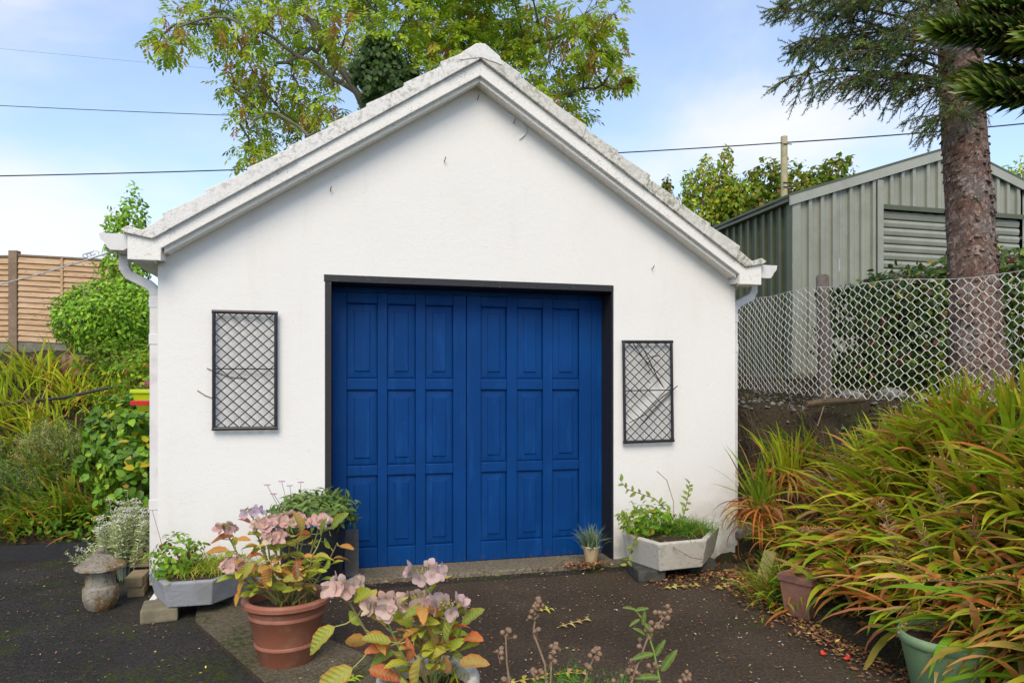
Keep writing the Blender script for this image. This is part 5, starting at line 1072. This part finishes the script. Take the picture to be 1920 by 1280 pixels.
LP = [(3, (0.20, 0.31, 0.035)), (2.4, (0.30, 0.37, 0.045)), (1.2, (0.42, 0.36, 0.06)), (1.5, (0.55, 0.22, 0.05)), (.9, (0.58, 0.12, 0.05)), (.5, (0.26, 0.07, 0.045)), (.8, (.12, .24, .03))]
def hydrangea(c, soil, sc, heads, extra, lsize, label, seed, flo, pal=LP):
    """heads: (dx px, dz px, depth m, kind); extra: explicit leaves (dx, dz, depth, dirx, dirz, size px, colour)"""
    rg = random.Random(seed); nrg = np.random.default_rng(seed); c0 = Vector((c[0], c[1], soil)); T = thing('hydrangea', tuple(c0), label, 'plant', 'potted hydrangeas')
    pc = lambda: tuple(rcol(nrg, pal, 1, .15)[0]); sp = []
    for (dx, dz, dy, kind) in heads:
        tip = c0+RV*(dx/sc)+Vector((0, 0, dz/sc))+FV*dy; root = c0+RV*(dx/sc*.16+rg.uniform(-.03, .03))+FV*(dy*.2+rg.uniform(-.03, .03)); mid = root.lerp(tip, .5)+RV*(dx/sc*.10)+Vector((0, 0, -.03)); pts = [root*(1-t)**2+mid*2*t*(1-t)+tip*t*t for t in np.linspace(0, 1, 9)]
        stem = MB().tube(pts, [.0062, .006, .0055, .005, .005, .0045, .004, .0035, .003], 7).build('stem', 'stem', T, smooth=True, color=(.20, .17, .06) if rg.random() < .5 else (.20, .22, .06))
        a = rg.uniform(0, 6.28); sp += pts[2:]
        for ti in (3, 4, 5, 6, 7):
            if ti < 5 and rg.random() < .3: continue
            p = pts[ti]; ax = (pts[ti+1]-pts[ti-1]).normalized(); a += math.pi/2+rg.uniform(-.3, .3)
            for sg in (0, math.pi):
                if rg.random() < .12: continue
                hd = RV*math.cos(a+sg)+FV*math.sin(a+sg)*.9; d = (hd+ax*.35+Vector((0, 0, rg.uniform(-.35, .35)))).normalized(); pe = p+d*.028
                MB().tube([p, pe], [.0028, .002], 5).build('petiole', 'stem', T, color=(.32, .34, .10)); place('leaf', rg.choice(LEAFM), T, pe, d, (Vector((0, 0, 1))+Vector(nrg.normal(0, .5, 3))-FV*.15), lsize*rg.uniform(.65, 1.1), pc())
        if kind:
            n, cols_, r_, bud = flo[kind]; hd = MB()
            for q in range(26 if bud else 9): 
                t1, t2 = rg.uniform(0, 6.28), rg.uniform(0, 1)**.5*r_*.55; e = tip+Vector((math.cos(t1)*t2, math.sin(t1)*t2, .010+rg.uniform(0, .014))); hd.tube([tip-Vector((0, 0, .02)), e], [.0016, .001], 3, False); hd.ball(e, rg.uniform(.0032, .005), 5, 3)
            H = hd.build('flower_head', 'bud_green', T)
            for q in range(n):
                t1 = 2*math.pi*q/n*1.0+rg.uniform(-.4, .4); up = rg.uniform(.05, 1.0) if not bud else rg.uniform(-.1, .45); v = Vector((math.cos(t1), math.sin(t1), up)).normalized(); pos = tip+Vector((v.x*r_, v.y*r_, v.z*r_*.8)); nr = (v+Vector(nrg.normal(0, .25, 3))-FV*.35).normalized(); yd = nr.orthogonal(); yd.rotate(Matrix.Rotation(rg.uniform(0, 6.28), 3, nr)); cc = rg.choice(cols_); place('floret', rg.choice(FLOM), H, pos, yd, nr, rg.uniform(.85, 1.15)*flo['size'], cc)
    for (dx, dz, dy, ddx, ddz, size, col) in extra:
        p = c0+RV*(dx/sc)+Vector((0, 0, dz/sc))+FV*dy; d = RV*ddx+Vector((0, 0, ddz))-FV*.25; place('leaf', rg.choice(LEAFM), T, p, d, (Vector((0, 0, .8))-FV*.5+RV*rg.uniform(-.6, .6)), size*.9/sc, col); q0 = min(sp, key=lambda v: (v-p+d.normalized()*.03).length); MB().tube([q0, q0.lerp(p, .5)+Vector((0, 0, -.008)), p], [.003, .0025, .002], 5).build('petiole', 'stem', T, color=(.33, .33, .10))
    return T
b = NB('bud_green'); b.base(b.mix(b.rng(b.noise(90, 3), .4, .6), (.20, .19, .05), (.32, .26, .08)), .7)
PK, DP, BE, VI = (.72, .40, .38), (.66, .30, .33), (.68, .54, .38), (.40, .32, .62)
OR, RD, GN, YL = (.60, .24, .05), (.58, .12, .05), (.17, .29, .035), (.40, .38, .05)
flo1 = {'size': .027, 'big': (30, [PK, DP, BE], .056, False), 'mid': (18, [PK, DP, BE], .046, False), 'vio': (6, [VI, (.42, .30, .50)], .042, True), 'few': (7, [DP, PK], .042, True)}
hydrangea(TC, 0.285, 374, [(-63, 168, -.02, 'vio'), (-108, 142, -.05, 'few'), (-30, 146, -.06, 'big'), (8, 150, -.02, 'big'), (-12, 128, -.10, 'mid'), (64, 150, -.02, 'mid'), (-82, 78, -.12, 'mid'), (92, 110, .02, None), (-30, 60, -.14, None), (40, 80, -.12, None), (20, 118, .10, None), (-60, 110, .08, None), (-75, 100, -.10, None), (60, 100, -.10, None), (-10, 95, -.16, None), (30, 125, -.08, None), (75, 70, -.06, None), (-45, 125, -.02, None)],
          [(-95, 108, -.1, -1, -.1, 44, OR), (-92, 128, -.05, -.9, .1, 44, RD), (-100, 88, -.08, -.9, -.6, 38, (.25, .20, .04)), (88, 142, -.05, .7, .75, 52, GN), (72, 128, -.08, .3, 1, 46, GN), (100, 108, -.02, 1, -.15, 34, OR), (36, 92, -.16, .25, -1, 46, (.28, .07, .05)), (-8, 88, -.16, -.3, -1, 50, OR), (-40, 92, -.16, -.4, -.5, 46, YL), (-58, 62, -.16, -.2, -1, 36, (.62, .30, .04)), (12, 60, -.16, .9, .1, 46, YL), (-62, 42, -.16, -.3, -1, 34, (.62, .32, .05)), (40, 140, -.1, -.1, 1, 44, (.45, .30, .06))], .092, 'autumn-tinted hydrangea with dull pink heads in the terracotta pot', 5, flo1)
flo2 = {'size': .033, 'big': (10, [PK, BE, (.62, .46, .42)], .05, True), 'lace': (8, [(.62, .42, .46), (.60, .40, .44)], .062, True), 'few': (8, [PK, BE], .045, True)}
hydrangea(GC, 0.285, 521, [(-158, 190, -.02, 'big'), (-80, 160, -.06, 'big'), (-8, 205, .04, 'lace'), (-30, 150, .06, 'few'), (34, 150, .0, 'lace'), (60, 105, .02, None), (-30, 100, -.06, None), (10, 120, .06, None)],
          [(-172, 118, -.02, -.85, -.55, 76, (.42, .45, .06)), (-135, 48, -.05, -.9, -.5, 95, (.46, .44, .07)), (-100, 55, -.1, 1, -.05, 62, RD) , (-60, 105, -.1, -.7, .2, 62, (.40, .42, .06)), (-58, 80, -.06, -.8, -.2, 56, GN), (-8, 80, -.12, -.25, -1, 80, (.46, .38, .07)), (38, 92, -.05, -.05, 1, 62, (.27, .37, .05)), (62, 118, .0, .75, .6, 64, (.24, .34, .05)), (58, 52, -.02, .95, .1, 66, (.52, .30, .08)), (38, 30, -.02, -.15, 1, 44, (.60, .28, .12)), (-20, -2, -.16, -.2, 1, 58, (.20, .33, .03)), (-2, 150, -.02, -.9, -.1, 54, (.25, .34, .05)), (0, 125, .0, .4, -.8, 60, (.52, .36, .10)), (-28, 70, -.1, .15, .9, 44, RD), (10, 95, .06, .5, .5, 50, (.10, .28, .03)), (50, 145, .04, .5, .2, 32, (.55, .45, .05))], .105, 'hydrangea with pale pink lacecap heads in the grey pot at bottom', 9, flo2)
# small weeds in those pots
def tuft(c, n, L, pal, parent_label, seed, name='weed_tuft', cat='weeds', wd=.006, el=75, droop=50, r_=.05, mat='blade'):
    rg = np.random.default_rng(seed); T = thing(name, c, parent_label, cat); root = np.array(c)+np.c_[rg.normal(0, r_, (n, 2)), np.zeros(n)]; c0 = rcol(rg, pal, n, .25)
    V, F, C = blades(rg, root, rg.uniform(0, 6.28, n), L*rg.uniform(.5, 1.15, n), R(el)+rg.normal(0, .25, n), R(droop)*rg.uniform(.3, 1.4, n), wd*rg.uniform(.7, 1.2, n), c0, c0, K=5); o = np_mesh('blades', V, F, mat, T, C); o['kind'] = 'stuff'; return T
tuft((0.872, -0.10, .13), 240, .19, [(2, (0.12, 0.19, 0.17)), (1, (0.17, 0.23, 0.23)), (1, (0.07, 0.13, 0.10))], 'spiky blue grey tufted plant in the small cream pot', 81, 'dianthus', 'plant', .006, 66, 45, .03)
tuft((-0.62, -2.52, .29), 40, .06, CG, 'tiny weeds on the soil inside the grey pot', 82)
tuft((-1.19, -1.45, .285), 50, .06, [(1, (.10, .18, .03)), (1, (.22, .10, .05))], 'tiny weeds and dead leaf bits in terracotta pot', 83)
# trough plantings
shrub('trough_herbs', (-1.97, -0.36, .30), (.15, .18, .12), 420, .042, [(2, (.10, .22, .03)), (1, (.16, .28, .04)), (.5, (.10, .04, .03))], 'small leafy green herbs at the left end of grey trough', 'plant', 84, 'leaf', trunk=False, lump=.3)
tuft((-1.78, -0.34, .205), 700, .10, [(2, (.17, .26, .04)), (1.5, (.26, .28, .06)), (1, (.09, .17, .02))], 'short yellow green grass filling the grey trough', 85, 'trough_grass', 'grass', .006, 60, 90, .11)
o = MB().tube([(-2.04, -.30, .22), (-2.08, -.29, .40), (-2.13, -.28, .585)], [.0026, .002, .0015], 5).build('dry_stalk', 'stalk_tan', org=(-2.04, -.30, .22)); tag(o, 'single thin dry stalk rising from the grey trough against white wall', 'stalk')
tuft((1.52, -0.34, .275), 1200, .14, [(3, (.05, .14, .018)), (1, (.09, .20, .025)), (.4, (.25, .15, .06))], 'fine dark green grassy mound in the white trough', 86, 'trough_grass', 'grass', .0035, 55, 80, .11)
shrub('trough_shrub', (1.22, -0.36, .37), (.20, .17, .12), 420, .052, [(2, (.08, .19, .025)), (1.5, (.13, .25, .03)), (.4, (.40, .34, .03))], 'leafy green plant mounded at left end of white trough', 'plant', 87, 'leaf', trunk=False, lump=.3)
def vine(P, label, seed, nl=16, L=.05, pal=None, name='trailing_stem'):
    rg = np.random.default_rng(seed); T = thing(name, P[0], label, 'stem'); Q = [Vector(p) for p in P]; MB().tube(Q, [.003]*(len(Q)-1)+[.0015], 5).build('stem', 'stem', T, color=(.16, .09, .05), smooth=True)
    seg = len(Q)-1
    for k in range(nl):
        t = (.15+.85*k/nl)*seg; i = min(int(t), seg-1); p = Q[i].lerp(Q[i+1], t-i); ax = (Q[i+1]-Q[i]).normalized(); sd = ax.cross(Vector((0, -1, 0))).normalized()*(1 if k % 2 else -1); d = sd*.8+ax*.5+Vector(rg.normal(0, .2, 3)); place('leaf', LEAFM[k % 4], T, p, d, Vector((0, -1, .4))+Vector(rg.normal(0, .3, 3)), L*rg.uniform(.7, 1.15), tuple(rcol(rg, pal or [(3, (.07, .18, .025)), (1, (.12, .24, .03))], 1)[0]))
vine([(1.45, -.40, .30), (1.36, -.42, .44), (1.24, -.42, .55), (1.12, -.40, .59), (1.04, -.38, .62), (.985, -.36, .70)], 'trailing stem with paired leaves arching left over white wall', 91, 14)
vine([(1.15, -.42, .30), (1.05, -.50, .28), (.99, -.55, .20), (.955, -.56, .10)], 'leafy stem trailing down the left side of white trough', 92, 12, .052)
vine([(1.50, -.30, .28), (1.56, -.28, .42), (1.60, -.26, .54), (1.61, -.26, .64)], 'upright leafy shoot in the middle of white trough', 93, 13, .055)
vine([(1.05, -.42, .32), (1.0, -.48, .40), (.97, -.5, .44), (.93, -.5, .47)], 'short leafy shoot reaching left from the white trough', 95, 9, .05)
vine([(1.25, -.42, .30), (1.20, -.48, .40), (1.13, -.5, .46), (1.04, -.5, .48)], 'leafy shoot low over the white trough rim', 96, 10, .05)
o = MB().tube([(1.42, -.35, .28), (1.44, -.33, .5), (1.40, -.3, .66), (1.32, -.3, .73)], .003, 5).build('bare_stem', 'stalk_tan', org=(1.42, -.35, .28), smooth=True); tag(o, 'bare reddish stem arching above the white trough', 'stem')
o = MB().tube([(1.22, -.62, .285), (1.26, -.70, .25), (1.36, -.735, .19), (1.46, -.72, .165)], .0035, 5).build('bare_stem', 'stalk_tan', org=(1.22, -.62, .285), smooth=True); tag(o, 'pale bare runner hanging down the front of white trough', 'stem')
# osteospermum in the black planter
OP = [(2, (.085, .155, .06)), (2, (.13, .21, .09)), (1, (.055, .11, .04))]
T = shrub('daisy_plant', (BC[0]+.02, BC[1]-.14, .53), (.25, .22, .12), 1200, .062, OP, 'grey green daisy mound filling the black planter', 'plant', 94, 'leaf', trunk=False, aspect=.38, up=.5, base=(BC[0], BC[1]-.12, .45))
for k, (dx, dz) in enumerate(((-.34, .12), (-.25, .14), (-.20, .11), (-.13, .13), (-.30, .06))):
    p = Vector((BC[0]+dx+.06, BC[1]-.18, .60+dz)); MB().tube([(BC[0]+dx*.6, BC[1]-.15, .55), p], .002, 4).build('flower_stalk', 'stem', T, color=(.15, .2, .08)); fm = MB()
    for q in range(10):
        a = q*.628; fm.add([p, p+Vector((math.cos(a-.22)*.018, math.sin(a-.22)*.018, .004)), p+Vector((math.cos(a)*.025, math.sin(a)*.025, .002)), p+Vector((math.cos(a+.22)*.018, math.sin(a+.22)*.018, .004))], [(0, 1, 2, 3)])
    fm.build('daisy', 'stem', T, color=(.45, .06, .30))
# silver plant by the corner
rg = np.random.default_rng(95); T = thing('silver_plant', (-2.50, .45, 0), 'bushy silver grey leaved plant with whitish flower heads at garage corner', 'plant'); B, D, Nn, Ll, Cc = [], [], [], [], []; fl = MB(); stm = MB(); rr = random.Random(4)
for k in range(95):
    x, y = -2.46+rr.gauss(0, .13), .42+rr.gauss(0, .13); h_ = max(.14, .53-abs(x+2.43)*.95-abs(y-.42)*.4+rr.gauss(0, .06)); top = Vector((x+(x+2.46)*.15, y-.04, h_+.02)); base = Vector((-2.5+(x+2.5)*.5, .45+(y-.45)*.5, 0)); stm.tube([base, top], [.003, .002], 4, False); m = 46; f = rg.uniform(.25, 1, (m, 1)); bb = np.array(base)+(np.array(top)-np.array(base))*f; a = rg.uniform(0, 6.28, m); B.append(bb); D.append(unit(np.c_[np.cos(a), np.sin(a), rg.uniform(.1, .9, m)])); Nn.append(unit(rg.normal(0, .3, (m, 3))+[0, 0, 1])); Ll.append(.058*(1.15-.55*f[:, 0])); Cc.append(rcol(rg, [(2, (.30, .38, .29)), (2, (.22, .29, .20)), (1, (.40, .46, .38))], m, .15))
    if h_ > .30 and rr.random() < .5 or k % 7 == 0:
        for q in range(16): fl.ball(top+Vector((rr.gauss(0, .016), rr.gauss(0, .016), rr.uniform(0, .018))), rr.uniform(.003, .0055), 5, 3)
V, F, C = leaves(np.concatenate(B), np.concatenate(D), np.concatenate(Nn), np.concatenate(Ll), np.concatenate(Ll)*.20, np.concatenate(Cc), 'ovate'); o = np_mesh('foliage', V, F, 'woolly_leaf', T, C); o['kind'] = 'stuff'
o = fl.build('flower_clusters', 'wool_white', T) if 'wool_white' in M else None
if o is None:
    b = NB('wool_white'); b.base((.58, .55, .46), .9); o = fl.build('flower_clusters', 'wool_white', T)
o['kind'] = 'stuff'; o = stm.build('stems', 'stem', T, color=(.3, .34, .25)); o['kind'] = 'stuff'

# ------------------------------------------------------------------ seed stalks in the foreground
SD = thing('nursery_pot', (-.18, -3.0, 0), 'dark pot of dried seed stalks below the picture edge', 'pot')
MB().lathe(potprof(.15, .19, .30, .012, .03), (-.18, -3.0, 0), 32).build('pot_body', 'black_pot', SD, smooth=True); soil_disc((-.18, -3.0), .175, .25, SD)
sc2 = 610.; F0 = Vector((-.273, -3.01, 0)); rr = random.Random(31)
def fp(px, py, dy=0): return F0+RV*((px-1080)/sc2)+Vector((0, 0, .44-(py-1290)/sc2))+FV*dy
for k, (pts, heads, lab) in enumerate((([(1000, 1420), (958, 1300), (950, 1240), (948, 1190)], [(948, 1185, 7), (938, 1232, 4), (962, 1275, 3)], 'leftmost dried seed stalk in the foreground'), ([(1030, 1420), (1022, 1245), (1000, 1185), (1006, 1140)], [(1008, 1136, 7), (1002, 1150, 6), (1005, 1185, 5), (1003, 1262, 12)], 'tallest dried seed stalk left of the foreground centre'), ([(1050, 1420), (1032, 1290), (1034, 1235), (1042, 1215)], [(1042, 1213, 8), (1030, 1238, 3)], 'short dried seed stalk beside the tallest one'), ([(1085, 1420), (1090, 1300), (1105, 1250), (1118, 1225)], [(1118, 1224, 9), (1100, 1248, 4)], 'dried seed stalk between the two taller foreground groups'), ([(1140, 1420), (1190, 1260), (1215, 1195), (1245, 1155)], [(1247, 1150, 10), (1235, 1170, 10), (1214, 1185, 4), (1200, 1208, 3), (1190, 1240, 6), (1186, 1262, 6), (1176, 1258, 4), (1222, 1250, 5)], 'branched dried seed stalk leaning right in the foreground'), ([(1200, 1420), (1262, 1300), (1290, 1275)], [(1290, 1275, 9), (1158, 1270, 2)], 'low dried seed stalk at the right of foreground group'))):
    P = [fp(*p) for p in pts]; T = thing('seed_stalk', tuple(P[0]), lab, 'seed stalk', 'foreground seed stalks'); MB().tube(P, [.0042, .0036, .003, .002][:len(P)], 6).build('stalk', 'stalk_tan', T, smooth=True)
    for (hx, hy, n) in heads:
        h = MB(); c = fp(hx, hy)
        for q in range(n): 
            e = c+Vector((rr.gauss(0, .011), rr.gauss(0, .011), rr.gauss(0, .009))); r_ = rr.uniform(.0065, .0095); h.ball(e, r_, 9, 6, (1, 1, .95), .06, rr); h.tube([c-Vector((0, 0, .02)), e], .0014, 4, False)
        h.build('seed_head', 'seed_brown', T, smooth=True)
for k, (pts, lvs, lab) in enumerate((([(1180, 1420), (1240, 1290), (1226, 1220), (1206, 1160), (1188, 1140)], [(1228, 1230, .45, .9, 34), (1240, 1258, .5, .85, 46), (1226, 1225, -.8, -.1, 40), (1236, 1270, -1, .1, 42), (1206, 1165, .4, -.5, 26), (1200, 1160, -.6, -.3, 22), (1190, 1145, .5, .2, 24), (1190, 1142, -.7, .2, 22), (1210, 1190, -.7, .5, 26), (1205, 1172, .1, 1, 28)], 'fresh green leafy shoot among the foreground seed stalks'),)):
    P = [fp(*p) for p in pts]; T = thing('green_shoot', tuple(P[0]), lab, 'shoot'); MB().tube(P, [.004, .0036, .003, .0025, .002], 6).build('stem', 'stem', T, smooth=True, color=(.20, .30, .05))
    for (lx, ly, dx, dz, s_) in lvs: o = place('leaf', LEAFM[0], T, fp(lx, ly), RV*dx+Vector((0, 0, dz))-FV*.2, Vector((0, 0, .7))-FV*.7, s_*1.15/sc2, (.09, .24, .045)); o.scale.x *= .62
rgq = np.random.default_rng(33)
for k, (px, py) in enumerate(((1040, 1270), (1085, 1275), (1160, 1275))):
    c = fp(px, py+20); T = thing('ferny_foliage', tuple(c), 'fine ferny green foliage at the foot of foreground seed stalks', 'foliage', 'ferny foliage in the foreground'); n = 260; P = np.array(c)+rgq.normal(0, 1, (n, 3))*np.array((.03, .03, .03)); d = unit(rgq.normal(size=(n, 3))+[0, 0, .5]); V, F, C = leaves(P, d, rgq.normal(size=(n, 3)), rgq.uniform(.015, .04, n), np.full(n, .003), rcol(rgq, [(1, (.07, .20, .03))], n), 'needle'); o = np_mesh('fronds', V, F, 'leaf', T, C); o['kind'] = 'stuff'

# ------------------------------------------------------------------ fallen leaves
rg = np.random.default_rng(71)
def litter(name, P, s0, s1, pal, label):
    n = len(P); nr = unit(rg.normal(0, .25, (n, 3))+[0, 0, 1]); d = unit(np.cross(nr, rg.normal(size=(n, 3)))); l = rg.uniform(s0, s1, n); V, F, C = leaves(P, d, nr, l, l*rg.uniform(.25, .6, n), rcol(rg, pal, n, .35), 'diamond'); V[:, 2] = np.maximum(V[:, 2], P[:, 2].min()); o = np_mesh(name, V, F, 'litter', None, C); tag(o, label, 'leaf litter', kind='stuff')
BRL = [(3, (.15, .065, .028)), (2, (.22, .11, .05)), (1, (.09, .05, .03)), (.5, (.36, .28, .06))]
n = 2600; P = np.c_[rg.uniform(-1.2, 1.7, n), rg.uniform(-3.0, -.2, n), np.full(n, .006)]; litter('apron_litter', P, .006, .022, BRL+[(2, (.30, .25, .2))], 'small brown leaf scraps scattered over the apron')
n = 1900; yy = rg.uniform(-3.4, -.5, n); P = np.c_[np.interp(yy, [-4, -1.2, -.75, -.4], [1.62, 1.64, 1.78, 1.9])-np.abs(rg.normal(0, .10, n)), yy, rg.uniform(.005, .025, n)]; litter('kerb_litter', P, .012, .045, BRL, 'reddish dead leaf drift along the foot of the right bank')
n = 260; P = np.c_[rg.normal(.80, .09, n), rg.normal(-.14, .045, n), rg.uniform(.014, .04, n)]; litter('doorway_litter', P, .015, .045, BRL, 'dead leaves heaped round the small cream pot')
n = 500; P = np.c_[rg.uniform(1.1, 1.85, n), rg.normal(-.62, .12, n), rg.uniform(.005, .02, n)]; litter('trough_litter', P, .015, .045, BRL, 'dead leaves lying under the white trough')
n = 1300; P = np.c_[rg.uniform(-3.4, -1.6, n), rg.uniform(-2.2, 1.1, n), np.full(n, -.017)]; litter('tarmac_litter', P, .006, .024, BRL+[(2, (.16, .20, .03))], 'small leaf scraps scattered over the dark tarmac')
n = 260; P = np.c_[rg.uniform(-1.0, 0.9, n), rg.normal(-.20, .03, n), np.full(n, .006)]; litter('threshold_litter', P, .008, .03, BRL, 'leaf scraps caught along the concrete threshold')
def sprig(p, rz, n, L, pal, label, seed):
    rg = np.random.default_rng(seed); p = Vector(p); T = thing('fallen_sprig', tuple(p), label, 'fallen leaf', 'fallen sprigs on the apron'); ax = Vector((math.cos(rz), math.sin(rz), 0)); sd = Vector((-ax.y, ax.x, 0)); MB().tube([p-ax*L*.5, p+Vector((0, 0, .008)), p+ax*L*.5], .002, 4).build('stem', 'stem', T, color=(.5, .42, .14))
    for k in range(n):
        q = p+ax*L*(k/n-.45)+Vector((0, 0, .008)); place('leaflet', LEAFM[k % 3], T, q, ax*.6+sd*(1 if k % 2 else -1)+Vector((0, 0, .15)), Vector((0, 0, 1))+Vector(rg.normal(0, .3, 3)), rg.uniform(.035, .055), tuple(rcol(rg, pal, 1)[0]))
PY, PO = [(1, (.55, .50, .12)), (1, (.50, .42, .06))], [(1, (.50, .22, .04)), (1, (.52, .36, .14)), (.5, (.20, .30, .06))]
for (p, rz, n, L, pal, lab) in (((.32, -1.28, .006), .35, 8, .24, PO, 'orange and yellow fallen sprig in the middle of apron'), ((-.14, -1.95, .006), .1, 8, .21, PY, 'pale yellow fallen sprig behind the foreground seed stalks'), ((.08, -1.93, .006), -.2, 8, .16, PO, 'orange brown fallen sprig right of the pale yellow one'), ((.22, -1.02, .006), .1, 5, .09, PY, 'small yellow fallen sprig nearest the door'), ((-.93, -1.75, .006), .8, 5, .07, [(1, (.20, .34, .03))], 'tiny green sprig between the two hydrangea pots'), ((-1.02, -1.95, .006), 0.2, 4, .06, [(1, (.24, .36, .03))], 'tiny green sprig left of the grey pot'), ((1.25, -.78, .006), .05, 9, .26, PY, 'pale yellow sprig lying before the white trough'), ((1.55, -.85, .006), .3, 6, .2, PY, 'yellow green sprig below right end of white trough'), ((-.45, -2.05, .006), .2, 7, .16, [(1, (.16, .28, .03))], 'green sprig lying behind the grey pot')): sprig(p, rz, n, L, pal, lab, int(p[0]*100)+500)
for k, (x, y, lab) in enumerate(((1.40, -2.02, 'single red berry-like bloom fallen beside the right drift'), (1.47, -2.10, 'pair of orange red blooms fallen beside the right drift'))):
    o = MB().ball((0, 0, 0), .012, 8, 5, (1.4, 1, .7)).ball((.02 if k else 0, .01, .005), .01, 8, 5).build('fallen_bloom', 'red_bloom' if 'red_bloom' in M else NB('red_bloom').base((.60, .05, .015), .5).m, smooth=True); o.location = (x, y, .012); tag(o, lab, 'bloom')
